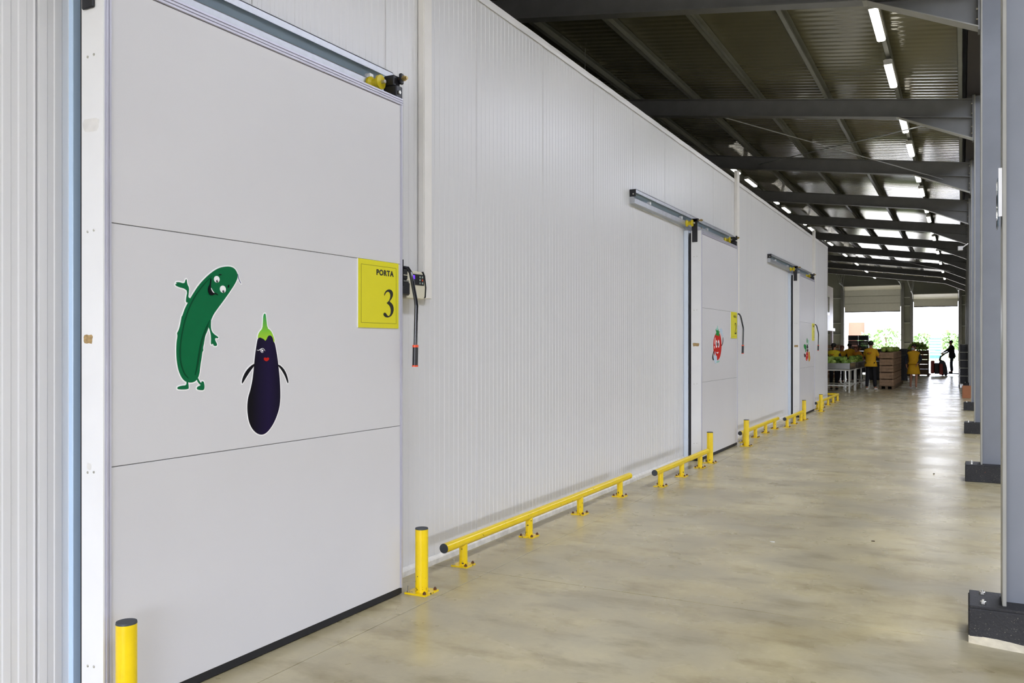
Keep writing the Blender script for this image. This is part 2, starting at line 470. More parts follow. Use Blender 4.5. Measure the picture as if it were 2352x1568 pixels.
# ---- hall shell beyond the cold store
o = MB().box(-12.2, -12, -8, END_Y, 0, 7.7).build('wall_far_left', 'sheet_cladding'); tag(o, 'grey cladding wall on the far side behind the cold store', 'wall', kind='structure')
o = MB().box(-12.2, WALL - 0.01, -8.2, -8, 0, 7.7).box(WALL - 0.01, 16, -8.2, -8, 3.2, 7.7).box(5.0, 16, -8.2, -8, 0, 3.2).build('wall_front', 'sheet_cladding'); tag(o, 'cladding wall over the wide opening behind the viewer', 'wall', kind='structure')
o = MB().box(16, 16.2, -8.2, END_Y, 0.8, 7.0).box(16, 16.2, 28, END_Y, 0, 0.8).build('wall_right_added', 'sheet_cladding'); tag(o, 'unseen cladding fascia added over the open side to set the daylight', 'wall', kind='structure')  # unseen second nave is assumed; this wall's low gap sets the side daylight

# ---- roof: corrugated sheets on purlins
ce = root('ceiling', 'dark corrugated steel roof on purlins over the aisle', 'ceiling', kind='structure')
for b in range(14):
    y0 = -7.9 if b == 0 else FRAMES[0] + 6.1 * (b - 1) + 1.05
    y1 = min(FRAMES[0] + 6.1 * b + 1.05, END_Y)
    n = int((y1 - y0) / 0.025); vs = []; fs = []
    for i in range(n + 1):
        y = y0 + (y1 - y0) * i / n; w = 0.0019 * math.sin(2 * PI * y / 0.2)
        vs += [(-12.0, y, zt(-10.5) - 0.133 * 1.5 + 0.19 + w), (-10.5, y, zt(-10.5) + 0.19 + w), (-5.0, y, zt(-5) + 0.19 + w), (-0.02, y, zt(-0.02) + 0.19 + w)]
    for i in range(n):
        for k in range(3): fs.append((i * 4 + k, i * 4 + k + 1, (i + 1) * 4 + k + 1, (i + 1) * 4 + k))
    MB().add(vs, fs).build('roof_sheet', 'roof_sheet', ce, smooth='all')
    MB().box(-12, -0.02, y0, y1, 7.9, 7.95).build('sky_leak_cover', 'sheet_cladding', ce)  # unseen cover added to stop sky light leaking in at the eaves
for x in (-0.03, -1.05, -2.33, -3.65, -5.0, -6.3, -7.6, -8.9, -10.2):
    z = zt(x)
    p = MB()
    p.box(x - 0.035, x + 0.035, -7.9, END_Y, z + 0.001, z + 0.005)
    p.box(x - 0.035, x - 0.031, -7.9, END_Y, z + 0.001, z + 0.18)
    p.box(x - 0.035, x + 0.035, -7.9, END_Y, z + 0.168, z + 0.172)
    p.box(x + 0.031, x + 0.035, -7.9, END_Y, z + 0.001, z + 0.022)
    p.build('purlin', 'purlin_grey', ce)
MB().box(0.07, 0.62, -7.9, END_Y, 6.13, 6.16).box(0.07, 0.075, -7.9, END_Y, 6.13, 6.4).box(0.615, 0.62, -7.9, END_Y, 6.13, 6.4).build('valley_gutter', 'gutter_brown', ce)
def zr(x): return 6.35 + 0.115 * (x - 0.6) if x < 8 else 7.2 - 0.1125 * (x - 8)
for a, b in ((0.6, 1.3), (2.3, 8.0), (8.0, 16.05)):     # unseen second nave roof, with a gap added to light the floor
    MB().add([(a, -8.1, zr(a)), (b, -8.1, zr(b)), (a, END_Y, zr(a)), (b, END_Y, zr(b))], [(0, 1, 3, 2)]).build('roof_sheet', 'roof_sheet', ce)
MB().add([(1.3, 28, zr(1.3)), (2.3, 28, zr(2.3)), (1.3, END_Y, zr(1.3)), (2.3, END_Y, zr(2.3))], [(0, 1, 3, 2)]).build('roof_sheet', 'roof_sheet', ce)  # far stretch of the added gap closed to dim the packing area
MB().box(0.0, 0.62, -7.9, END_Y, 7.9, 7.95).box(0.615, 0.625, -7.9, END_Y, 6.3, 7.95).build('sky_leak_cover', 'sheet_cladding', ce)  # added above the gutter to block stray sky light

# ---- portal frames
def near(k): return ORD[k]
rb = root('roof_beam', 'x', 'beam', 'steel rafters spanning the hall')
XE = -10.5
MB().prism([(0.175, zt(0.175) - 0.014), (0.175, zt(0.175) - 0.33), (XE, zt(XE) - 0.33), (XE, zt(XE) - 0.014)], -0.006, 0.006, 'y').build('web', 'beam_grey', rb)
MB().prism([(0.175, zt(0.175)), (0.175, zt(0.175) - 0.014), (XE, zt(XE) - 0.014), (XE, zt(XE))], -0.1, 0.1, 'y').build('top_flange', 'beam_grey', rb)
MB().prism([(0.175, zt(0.175) - 0.33), (0.175, zt(0.175) - 0.344), (XE, zt(XE) - 0.344), (XE, zt(XE) - 0.33)], -0.1, 0.1, 'y').build('bottom_flange', 'beam_grey', rb)
hz = zt(-1.05) - 0.344
MB().prism([(0.175, zt(0.175) - 0.344), (-1.05, hz), (0.175, 5.345)], -0.006, 0.006, 'y').build('haunch', 'beam_grey', rb)
MB().prism([(-1.1, hz), (-1.05, hz - 0.006), (0.175, 5.33), (0.175, 5.346), (-1.05, hz)], -0.1, 0.1, 'y').build('haunch_flange', 'steel_flange', rb)
MB().box(0.165, 0.188, -0.1, 0.1, 5.30, 6.12).build('end_plate', 'beam_grey', rb)
for z in (5.44, 5.56, 5.80, 5.98):
    for y in (-0.06, 0.06):
        MB().cyl((0.145, y, z), (0.165, y, z), 0.014, 6).build('bolt', 'bright_bolt', rb)
cl = root('steel_column', 'x', 'column', 'steel columns along the edge of the aisle')
MB().box(0.21, 0.57, -0.006, 0.006, 0.2, 6.12).build('web', 'steel_grey', cl)
MB().box(0.19, 0.21, -0.11, 0.11, 0.2, 6.12).build('flange', 'steel_flange', cl, bevel=0.003)
MB().box(0.57, 0.59, -0.11, 0.11, 0.2, 6.12).build('flange', 'steel_flange', cl, bevel=0.003)
MB().box(0.03, 0.75, -0.17, 0.17, 0.0, 0.185).build('plinth', 'bitumen_black', cl, bevel=0.006)
MB().box(0.035, 0.745, -0.165, 0.165, 0.185, 0.2).build('base_plate', 'bitumen_black', cl, bevel=0.003)
for x, y in ((0.10, -0.10), (0.10, 0.10), (0.68, -0.10), (0.68, 0.10)):
    MB().lathe([(0.016, 0.2), (0.016, 0.212), (0.007, 0.213), (0.007, 0.222)], 6, (x, y, 0)).build('anchor_bolt', 'bright_bolt', cl)
first_b = first_c = True
for k, y in enumerate(FRAMES):
    if k == 0: bl = cn = None
    q = k - 2
    place = {-2: 'behind the viewer near the rear opening', -1: 'beside the viewer'}
    lb = f'grey steel roof rafter {place[q]}' if q < 0 else f'grey steel roof rafter, {ORD[q]} from the near column towards the gates'
    lc = f'grey steel column on black plinth {place[q]}' if q < 0 else ('nearest grey steel column on a black plinth with spilled mortar' if q == 0 else f'grey steel column on black plinth, {ORD[q]} of the row from the nearest')
    if k == 0:
        rb['label'] = lb; cl['label'] = lc; rb.location = (0, y, 0); cl.location = (0, y, 0); lastc = cl
    else:
        copy_tree(rb, None, lb, (0, y, 0)); c = copy_tree(cl, None, lc, (0, y, 0))
        if q == 0: near_col = c
fil = MB()
vs = []; fs = []
for i in range(13):
    t = i / 12; x = 0.03 + 0.75 * t; w = 0.055 * math.sin(PI * min(1, t * 2.2) / 2) + 0.004
    vs += [(x, -0.168, 0.0), (x, -0.168, 0.03 * (0.5 + 0.5 * math.sin(7 * t + 1)) + 0.012), (x, -0.168 - w, 0.004), (x, -0.168 - w - 0.003, 0.0)]
for i in range(12):
    for k in range(3): fs.append((i * 4 + k, i * 4 + k + 1, (i + 1) * 4 + k + 1, (i + 1) * 4 + k))
fil.add(vs, fs); fo = fil.build('mortar_fillet', 'mortar', near_col)

# sway rods between the rafters
def rod(name, a, b, label):
    o = MB().cyl(a, b, 0.011, 6).build(name, 'galvanised'); tag(o, label, 'rod', 'sway rods under the roof')
for y0, w in ((FRAMES[4], 'between the third and fourth rafters'), (FRAMES[9], 'between the eighth and ninth rafters')):
    y1 = y0 + 6.1
    rod('brace_rod', (-0.42, y0 + 0.02, zt(-0.42) - 0.42), (-4.9, y1 - 0.02, zt(-4.9) - 0.2), f'thin diagonal steel brace rod {w}, starting at the column haunch')
    rod('brace_rod', (-4.9, y0 + 0.02, zt(-4.9) - 0.2), (-0.42, y1 - 0.02, zt(-0.42) - 0.42), f'thin diagonal steel brace rod {w}, ending at the column haunch')

# ---- gable wall with two loading gates
wb = root('wall_back', 'grey clad gable wall with two loading gates', 'wall', kind='structure')
m = MB()
for x0, x1, z0, z1 in ((-12, -8.35, 0, 7.9), (-4.15, -3.42, 0, 7.9), (-0.2, 16, 0, 7.9), (-8.35, -4.15, 4.6, 7.9), (-3.42, -0.2, 4.9, 7.9)):
    m.box(x0, x1, END_Y, END_Y + 0.08, z0, z1)
m.build('cladding', 'sheet_cladding', wb)
for x0, x1, zs in ((-12, -8.55, (1.5, 2.4, 3.3, 5.3)), (-3.98, -3.5, (1.67, 3.28, 4.6, 5.25)), (-0.05, 16, (1.6, 3.0, 4.6, 5.3))):
    for z in zs: MB().box(x0, x1, END_Y - 0.14, END_Y - 0.001, z, z + 0.05).build('girt', 'girt_light', wb)
for x in (-8.45, -4.06, -3.45, -0.12):
    MB().box(x - 0.10, x + 0.10, END_Y - 0.2, END_Y - 0.001, 0, zt(x) - 0.2).build('gate_post', 'beam_grey', wb)
MB().box(-3.9, -3.5, END_Y - 0.10, END_Y - 0.002, 0.0, 1.15).build('lower_board', 'girt_light', wb)

def gate(name, label, x0, x1, zs, ztop, ytop):
    r = root(name, label, 'gate', kind='structure')
    for a, b in zip(zs[:-1], zs[1:]): MB().box(x0, x1, END_Y - 0.09, END_Y - 0.045, a + 0.012, b - 0.012).build('section', 'door_section', r, bevel=0.004)
    MB().box(x0, x1, END_Y - 0.085, END_Y - 0.05, zs[0] - 0.06, zs[0] + 0.012).build('bottom_seal', 'rubber_black', r)
    p = MB(); p.bar(((x0 + x1) / 2, END_Y - 0.07, zs[-1] + 0.01), ((x0 + x1) / 2, ytop, ztop), x1 - x0, 0.045, (0, 1, 0)); p.build('tilted_section', 'door_section', r)
    for x in (x0 - 0.05, x1 + 0.05):
        t = MB(); t.box(x - 0.03, x + 0.03, END_Y - 0.13, END_Y - 0.05, 0, zs[-1]); t.bar((x, END_Y - 0.09, zs[-1]), (x, ytop - 0.1, ztop + 0.02), 0.05, 0.06)
        t.bar((x, ytop - 0.1, ztop + 0.02), (x, ytop - 2.6, ztop + 0.12), 0.05, 0.05)
        t.build('track', 'galvanised', r)
        h = MB()
        for yy in (ytop - 0.3, ytop - 1.6): h.cyl((x, yy, ztop + 0.03), (x + 0.12, yy + 0.1, zt(x) + 0.1), 0.018, 5); h.cyl((x, yy, ztop + 0.03), (x - 0.35, yy, zt(x) + 0.1), 0.016, 5)
        h.build('hanger', 'galvanised', r)
    settle(r, ((x0 + x1) / 2, END_Y - 0.07, 0)); return r
gate('door_4', 'wide sectional loading gate raised two thirds, behind the black crates', -8.28, -4.22, (4.24, 4.86, 5.45, 5.93), 6.22, END_Y - 0.55)
gate('door_5', 'narrow sectional loading gate raised high, behind the pallet truck', -3.30, -0.28, (4.55, 5.1), 5.47, END_Y - 0.6)

# ---- fluorescent lamps
lr = root('fluorescent_lamp', 'x', 'lamp', 'fluorescent lamps under the roof')
MB().prism([(-0.07, 0.10), (-0.06, 0.03), (0.06, 0.03), (0.07, 0.10), (0.04, 0.115), (-0.04, 0.115)], -0.66, 0.66, 'y').build('housing', 'lamp_body', lr)
MB().prism([(-0.058, 0.03), (-0.052, 0.008), (-0.03, 0.0), (0.03, 0.0), (0.052, 0.008), (0.058, 0.03)], -0.64, 0.64, 'y').build('diffuser', 'lamp_tube', lr)
for y in (-0.4, 0.4): MB().cyl((0, y, 0.11), (0, y, 0.16), 0.008, 6).build('bracket', 'lamp_body', lr)
n1 = n2 = 0; first = True
for k in range(3, 13):
    for d in (1.45, 4.0):
        y = FRAMES[k] + d
        if y > END_Y - 2: continue
        lab = f'fluorescent lamp above the aisle, {ORD[n1]} from the viewer in its row'; n1 += 1
        z = zt(-1.05) - 0.165
        if first: lr['label'] = lab; lr.location = (-1.05, y, z); first = False
        else: copy_tree(lr, None, lab, (-1.05, y, z))
for k in range(5, 13):
    for d in (1.3, 3.6):
        y = FRAMES[k] + d
        if y > END_Y - 2: continue
        lab = f'fluorescent lamp over the cold store, {ORD[n2]} from the viewer in its row'; n2 += 1
        copy_tree(lr, None, lab, (-5.9, y, zt(-5.9) - 0.165))

# printed outlines of the door stickers and the numeral 3, in metres on the door face (y, z)
STICKERS = {
 'cucumber': [
  ('white_border', 'white', [(2.7025,1.8727),(2.708,1.867),(2.7155,1.863),(2.7255,1.86),(2.7505,1.8558),(2.7605,1.8527),(2.7676,1.8477),(2.7687,1.8427),(2.7633,1.8152),(2.7622,1.8027),(2.763,1.7989),(2.768,1.7927),(2.7682,1.7902),(2.7543,1.7652),(2.7437,1.7402),(2.7384,1.7327),(2.7268,1.6852),(2.7209,1.6702),(2.7131,1.6577),(2.7124,1.6527),(2.7136,1.6452),(2.7135,1.6377),(2.7092,1.6102),(2.7078,1.5802),(2.7084,1.5502),(2.7108,1.5252),(2.7143,1.5052),(2.7206,1.4827),(2.7306,1.4602),(2.7403,1.4452),(2.7505,1.4343),(2.7646,1.4252),(2.7656,1.4227),(2.763,1.4197),(2.738,1.4177),(2.7262,1.4152),(2.718,1.4114),(2.7152,1.4077),(2.713,1.4027),(2.7134,1.4002),(2.7163,1.3952),(2.718,1.3936),(2.7255,1.3905),(2.743,1.3887),(2.7705,1.3882),(2.7855,1.3907),(2.7881,1.3927),(2.7908,1.4002),(2.7898,1.4177),(2.8105,1.419),(2.818,1.421),(2.8305,1.4263),(2.8344,1.4202),(2.8415,1.4127),(2.8305,1.4067),(2.8259,1.4002),(2.8254,1.3977),(2.8267,1.3927),(2.828,1.3898),(2.8304,1.3877),(2.838,1.3837),(2.848,1.3814),(2.8655,1.3794),(2.8755,1.3827),(2.8797,1.3852),(2.8811,1.3877),(2.8834,1.3977),(2.8831,1.4102),(2.8805,1.4227),(2.8755,1.4306),(2.868,1.4343),(2.863,1.4348),(2.858,1.433),(2.8555,1.4307),(2.8505,1.4373),(2.8465,1.4452),(2.8512,1.4552),(2.8553,1.4702),(2.8615,1.5102),(2.871,1.5602),(2.8725,1.5652),(2.877,1.5727),(2.8775,1.5777),(2.8761,1.5827),(2.8767,1.5877),(2.8863,1.6302),(2.8901,1.6427),(2.903,1.6673),(2.9055,1.6639),(2.9104,1.6427),(2.9114,1.6277),(2.9107,1.6127),(2.9116,1.6052),(2.913,1.6005),(2.9155,1.5984),(2.9205,1.5963),(2.9255,1.5973),(2.928,1.5962),(2.9311,1.5927),(2.938,1.5889),(2.948,1.5889),(2.9555,1.5914),(2.961,1.5977),(2.9611,1.6027),(2.9585,1.6102),(2.9495,1.6252),(2.9505,1.6265),(2.958,1.6263),(2.9638,1.6277),(2.9674,1.6302),(2.9685,1.6327),(2.968,1.6395),(2.9655,1.6427),(2.9605,1.6465),(2.948,1.6529),(2.938,1.6595),(2.9305,1.6662),(2.9255,1.6752),(2.9238,1.6827),(2.9231,1.6977),(2.9242,1.7152),(2.9301,1.7277),(2.938,1.7407),(2.953,1.7598),(3.0153,1.8277),(3.0518,1.8702),(3.0754,1.9002),(3.088,1.9209),(3.0956,1.9102),(3.1055,1.9011),(3.1105,1.9007),(3.1139,1.9027),(3.1158,1.9052),(3.1156,1.9102),(3.1077,1.9202),(3.1023,1.9302),(3.0936,1.9552),(3.0834,1.9702),(3.0731,1.9802),(3.0605,1.9869),(3.048,1.9902),(3.0305,1.9914),(3.008,1.9893),(2.983,1.9841),(2.968,1.9794),(2.948,1.9709),(2.9255,1.9581),(2.9105,1.948),(2.888,1.931),(2.8636,1.9102),(2.8455,1.8927),(2.833,1.8792),(2.8157,1.8577),(2.793,1.8271),(2.7905,1.8259),(2.7897,1.8277),(2.7934,1.8602),(2.7905,1.8727),(2.7844,1.8827),(2.7817,1.8902),(2.7797,1.9027),(2.7755,1.9102),(2.7705,1.9117),(2.7634,1.9077),(2.7592,1.9002),(2.7576,1.8952),(2.7555,1.8931),(2.753,1.8923),(2.7355,1.8945),(2.723,1.8949),(2.7105,1.892),(2.7064,1.8877),(2.705,1.8827),(2.7023,1.8777)]),
  ('body', 'green', [(3.0271,1.9863),(3.0616,1.9819),(3.0834,1.9625),(3.0887,1.9364),(3.0746,1.909),(3.0443,1.8709),(3.0058,1.8264),(2.9679,1.7859),(2.9348,1.7493),(2.9184,1.7201),(2.9062,1.693),(2.8957,1.6655),(2.8819,1.6431),(2.8763,1.6114),(2.8683,1.583),(2.8723,1.5754),(2.8651,1.5672),(2.8619,1.542),(2.854,1.5075),(2.85,1.473),(2.8421,1.4481),(2.8264,1.4298),(2.7991,1.4228),(2.7683,1.4289),(2.747,1.4451),(2.7304,1.4733),(2.7206,1.5041),(2.7154,1.5378),(2.7139,1.5744),(2.7154,1.6141),(2.7214,1.6416),(2.7177,1.655),(2.7251,1.663),(2.7341,1.6846),(2.7424,1.7216),(2.744,1.7309),(2.75,1.7366),(2.7607,1.7653),(2.7798,1.797),(2.8068,1.8355),(2.8421,1.8813),(2.886,1.9221),(2.9348,1.9576),(2.9763,1.9769)]),
  ('arm', 'green', [(2.8068,1.8181),(2.7875,1.7973),(2.7683,1.7965),(2.7698,1.8181),(2.7775,1.8495),(2.7607,1.8609),(2.7304,1.8652),(2.7139,1.8703),(2.7065,1.8772),(2.7191,1.881),(2.7094,1.8853),(2.7266,1.8895),(2.7607,1.8837),(2.7668,1.9026),(2.7729,1.9061),(2.7759,1.8834),(2.7875,1.8655),(2.7852,1.8406),(2.7821,1.8218),(2.7937,1.8174)]),
  ('arm', 'green', [(2.9184,1.7265),(2.916,1.6881),(2.9209,1.6658),(2.9389,1.6501),(2.9621,1.6387),(2.9621,1.6323),(2.943,1.6341),(2.9414,1.6244),(2.9563,1.602),(2.9513,1.5955),(2.9364,1.5949),(2.9282,1.6084),(2.9225,1.602),(2.9168,1.6051),(2.9184,1.6371),(2.9119,1.6689),(2.8981,1.6928)]),
  ('foot', 'green', [(2.7721,1.435),(2.7721,1.4133),(2.7455,1.4126),(2.7229,1.4081),(2.7184,1.4003),(2.7304,1.3955),(2.7821,1.3943),(2.7852,1.4035),(2.7798,1.4347)]),
  ('foot', 'green', [(2.8303,1.4391),(2.8421,1.4198),(2.858,1.4098),(2.8366,1.4044),(2.8303,1.3953),(2.8421,1.3884),(2.8739,1.3851),(2.8779,1.4026),(2.8739,1.4249),(2.8619,1.4298),(2.858,1.4192),(2.8476,1.429),(2.8382,1.4463)]),
  ('stem', 'purple', [(3.0854,1.9526),(3.0913,1.932),(3.0984,1.9166),(3.1079,1.9065),(3.1103,1.9079),(3.1009,1.9176),(3.094,1.9327),(3.0881,1.9533)]),
  ('shade', 'dark_green', [(2.9219,1.9315),(2.8521,1.8705),(2.7963,1.7988),(2.7615,1.7229),(2.741,1.6483),(2.7311,1.5806),(2.7334,1.5249),(2.7541,1.4685),(2.7825,1.4431),(2.7848,1.4446),(2.7596,1.4704),(2.7394,1.5256),(2.7372,1.5803),(2.7469,1.6476),(2.7674,1.7216),(2.8018,1.7968),(2.8559,1.8684),(2.9231,1.9307)]),
  ('shade', 'dark_green', [(2.9091,1.7202),(2.8774,1.6697),(2.8526,1.6125),(2.8394,1.5555),(2.83,1.4992),(2.8197,1.4584),(2.822,1.4579),(2.8385,1.4977),(2.8495,1.5541),(2.8634,1.6103),(2.8865,1.6672),(2.9114,1.7195)]),
  ('eye', 'white', [(2.9687,1.9209),(2.9692,1.9146),(2.9669,1.9087),(2.9624,1.904),(2.9564,1.9013),(2.9496,1.9011),(2.9433,1.9032),(2.9383,1.9074),(2.9354,1.9131),(2.935,1.9194),(2.9371,1.9253),(2.9416,1.9299),(2.9476,1.9326),(2.9543,1.9329),(2.9607,1.9308),(2.9658,1.9266)]),
  ('eye', 'white', [(3.0081,1.8753),(3.0086,1.8683),(3.0063,1.8618),(3.0016,1.8568),(2.9952,1.854),(2.9881,1.8539),(2.9814,1.8564),(2.976,1.8611),(2.9728,1.8674),(2.9723,1.8743),(2.9745,1.8808),(2.9792,1.8858),(2.9855,1.8886),(2.9926,1.8888),(2.9994,1.8864),(3.0049,1.8816)]),
  ('pupil', 'black', [(2.9602,1.9084),(2.9597,1.9059),(2.9583,1.9037),(2.9561,1.9022),(2.9536,1.9016),(2.9511,1.9019),(2.949,1.9031),(2.9476,1.9051),(2.9471,1.9075),(2.9476,1.91),(2.949,1.9121),(2.9511,1.9136),(2.9536,1.9143),(2.9561,1.914),(2.9583,1.9128),(2.9597,1.9108)]),
  ('pupil', 'black', [(2.9997,1.8611),(2.9992,1.8586),(2.9978,1.8564),(2.9956,1.8549),(2.9931,1.8543),(2.9905,1.8546),(2.9883,1.8559),(2.9869,1.8579),(2.9864,1.8603),(2.9869,1.8628),(2.9883,1.865),(2.9905,1.8665),(2.9931,1.8671),(2.9956,1.8668),(2.9978,1.8655),(2.9992,1.8635)]),
  ('eye_glint', 'white', [(2.9589,1.9098),(2.9581,1.9081),(2.9563,1.9073),(2.9544,1.9079),(2.9536,1.9095),(2.9544,1.9111),(2.9563,1.9119),(2.9581,1.9114)]),
  ('eye_glint', 'white', [(2.9981,1.8628),(2.9973,1.8611),(2.9954,1.8603),(2.9935,1.8609),(2.9927,1.8625),(2.9935,1.8642),(2.9954,1.8649),(2.9973,1.8644)]),
  ('mouth', 'black', [(2.9152,1.9213),(2.9126,1.9047),(2.9091,1.8881),(2.9013,1.8788),(2.8975,1.8659),(2.8994,1.8522),(2.9078,1.8408),(2.9213,1.8365),(2.9337,1.8432),(2.9448,1.8473),(2.9612,1.8385),(2.9467,1.8505),(2.9304,1.8486),(2.9194,1.8584),(2.9136,1.8719),(2.9136,1.8896),(2.9168,1.91)]),
  ('teeth', 'white', [(2.9136,1.875),(2.9149,1.8657),(2.923,1.8548),(2.933,1.8487),(2.9356,1.8504),(2.9265,1.8588),(2.9194,1.8685)]),
  ('eyebrow', 'black', [(2.9632,1.9407),(2.9721,1.944),(2.9817,1.9416),(2.9738,1.9379)]),
  ('eyebrow', 'black', [(3.026,1.8972),(3.0287,1.8878),(3.022,1.8778),(3.023,1.8887)]),
 ],
 'eggplant': [
  ('white_border', 'white', [(3.1089,1.4088),(3.1113,1.4038),(3.1147,1.4015),(3.1174,1.4013),(3.1236,1.4038),(3.167,1.4538),(3.1875,1.4738),(3.1879,1.4713),(3.1842,1.4463),(3.1762,1.4088),(3.1671,1.3788),(3.1528,1.3413),(3.1469,1.3138),(3.145,1.2913),(3.1454,1.2713),(3.148,1.2488),(3.1526,1.2263),(3.1603,1.2038),(3.1697,1.1862),(3.1829,1.1688),(3.1972,1.1555),(3.2147,1.1438),(3.2322,1.1364),(3.2497,1.1332),(3.2656,1.1338),(3.2772,1.1366),(3.2922,1.1432),(3.3097,1.1553),(3.3247,1.1688),(3.3347,1.1794),(3.3498,1.1988),(3.3636,1.2213),(3.3747,1.2432),(3.3818,1.2613),(3.3873,1.2813),(3.3903,1.2988),(3.3921,1.3213),(3.3922,1.3563),(3.3903,1.3913),(3.386,1.4363),(3.3815,1.4688),(3.3822,1.47),(3.3847,1.4678),(3.4022,1.4478),(3.4092,1.4388),(3.4188,1.4238),(3.4334,1.3963),(3.4397,1.3899),(3.4447,1.3898),(3.4497,1.3931),(3.4519,1.4013),(3.4504,1.4138),(3.4449,1.4313),(3.4393,1.4438),(3.4307,1.4588),(3.4186,1.4738),(3.4022,1.4882),(3.3897,1.4962),(3.3769,1.5013),(3.3757,1.5038),(3.3726,1.5238),(3.3652,1.5588),(3.3543,1.6013),(3.3481,1.6163),(3.3493,1.6213),(3.3486,1.6263),(3.3445,1.6388),(3.3377,1.6538),(3.3278,1.6688),(3.3197,1.6776),(3.3097,1.6851),(3.3022,1.6888),(3.3001,1.6913),(3.2952,1.7013),(3.2855,1.7563),(3.2826,1.7638),(3.2807,1.7663),(3.2772,1.7678),(3.2722,1.7684),(3.2647,1.7651),(3.2597,1.7603),(3.2577,1.7563),(3.255,1.7463),(3.2513,1.6963),(3.2472,1.6863),(3.2289,1.6688),(3.2224,1.6588),(3.2187,1.6488),(3.2171,1.6388),(3.2183,1.6338),(3.213,1.6213),(3.2056,1.5888),(3.1988,1.5538),(3.1922,1.5094),(3.1822,1.5053),(3.166,1.4963),(3.1521,1.4863),(3.1372,1.4723),(3.1265,1.4588),(3.1187,1.4463),(3.1129,1.4338),(3.1085,1.4188)]),
  ('body', 'aubergine', [(3.2222,1.6321),(3.2364,1.64),(3.252,1.636),(3.2678,1.6301),(3.276,1.6215),(3.2836,1.6302),(3.2931,1.6464),(3.3059,1.6511),(3.3219,1.6476),(3.3316,1.6328),(3.3348,1.6166),(3.3446,1.612),(3.3543,1.5771),(3.3661,1.5256),(3.3707,1.4928),(3.3773,1.4552),(3.3826,1.4082),(3.3859,1.3612),(3.3859,1.3143),(3.3806,1.2771),(3.3674,1.2406),(3.3413,1.1959),(3.3091,1.1616),(3.2772,1.1414),(3.2458,1.1384),(3.2147,1.1495),(3.1841,1.1748),(3.1628,1.2103),(3.1526,1.2559),(3.1508,1.2962),(3.1568,1.3362),(3.1719,1.3713),(3.1841,1.4112),(3.192,1.4515),(3.1975,1.4965),(3.2037,1.5461),(3.2135,1.5958)]),
  ('calyx', 'lime', [(3.2709,1.7622),(3.2785,1.761),(3.2836,1.729),(3.2912,1.6869),(3.3123,1.6766),(3.3284,1.6583),(3.3413,1.6306),(3.3433,1.618),(3.3361,1.6134),(3.3329,1.6305),(3.3219,1.6467),(3.3059,1.6502),(3.2944,1.6455),(3.2848,1.6298),(3.276,1.6206),(3.2678,1.6292),(3.252,1.6351),(3.2364,1.6391),(3.2228,1.633),(3.2259,1.6526),(3.2364,1.6686),(3.2571,1.6849),(3.2596,1.7238),(3.2621,1.7536)]),
  ('arm', 'black', [(3.2037,1.5063),(3.178,1.4969),(3.1478,1.4752),(3.1269,1.449),(3.115,1.4228),(3.115,1.4072),(3.1209,1.4092),(3.1418,1.4352),(3.1689,1.4657),(3.2012,1.4964)]),
  ('arm', 'black', [(3.3661,1.4985),(3.3938,1.4876),(3.4205,1.4634),(3.4373,1.4346),(3.4461,1.4058),(3.444,1.394),(3.4373,1.4014),(3.4205,1.4351),(3.3938,1.4689),(3.3687,1.4905)]),
  ('eyelash', 'white', [(3.2158,1.5732),(3.2308,1.5706),(3.2436,1.5782),(3.2582,1.5823),(3.2668,1.5769),(3.2732,1.5689),(3.2749,1.5695),(3.2687,1.578),(3.2585,1.5846),(3.2418,1.5806),(3.2296,1.5737),(3.2162,1.575)]),
  ('iris', 'white', [(3.2515,1.5804),(3.2418,1.5757),(3.2428,1.5656),(3.2518,1.5591),(3.2625,1.5631),(3.2617,1.5644),(3.2523,1.5613),(3.2463,1.5667),(3.2447,1.5749),(3.2526,1.5793)]),
  ('iris', 'white', [(3.2608,1.5711),(3.2604,1.5692),(3.2592,1.5675),(3.2573,1.5665),(3.2552,1.5661),(3.253,1.5665),(3.2512,1.5676),(3.25,1.5692),(3.2495,1.5712),(3.25,1.5731),(3.2512,1.5747),(3.253,1.5758),(3.2552,1.5762),(3.2573,1.5758),(3.2592,1.5747),(3.2604,1.573)]),
  ('lips', 'red', [(3.2836,1.5314),(3.2912,1.5359),(3.3001,1.534),(3.3027,1.5275),(3.295,1.5198),(3.2836,1.5154),(3.2722,1.5188),(3.2646,1.5262),(3.2659,1.5335),(3.2747,1.5361)]),
 ],
 'tomato': [
  ('body', 'red', [(12.3218,1.7623),(12.2341,1.6881),(12.2081,1.6148),(12.2124,1.5474),(12.245,1.4684),(12.3218,1.4166),(12.4106,1.3813),(12.4666,1.3747),(12.5687,1.4019),(12.6375,1.4589),(12.6838,1.5456),(12.6838,1.6328),(12.649,1.7197),(12.5687,1.7767),(12.4329,1.7864)]),
  ('leaf', 'leaf', [(12.3174,1.8257),(12.3927,1.8229),(12.4329,1.8093),(12.5277,1.8337),(12.5005,1.8045),(12.5961,1.7944),(12.5277,1.7819),(12.5732,1.7219),(12.4554,1.741),(12.3262,1.7397),(12.3927,1.7859)]),
  ('stem', 'mint', [(12.4285,1.8834),(12.4554,1.884),(12.4666,1.8441),(12.5231,1.8365),(12.4442,1.8094),(12.3108,1.8273),(12.4106,1.8432)]),
  ('arm', 'black', [(12.2193,1.5144),(12.1671,1.4586),(12.1477,1.4125),(12.1813,1.3766),(12.2524,1.3807),(12.2122,1.4133),(12.2057,1.4568),(12.249,1.5126)]),
  ('arm', 'black', [(12.6861,1.5813),(12.7526,1.608),(12.7842,1.6502),(12.7843,1.7149),(12.7608,1.7148),(12.7514,1.6508),(12.7174,1.6111),(12.6583,1.5855)]),
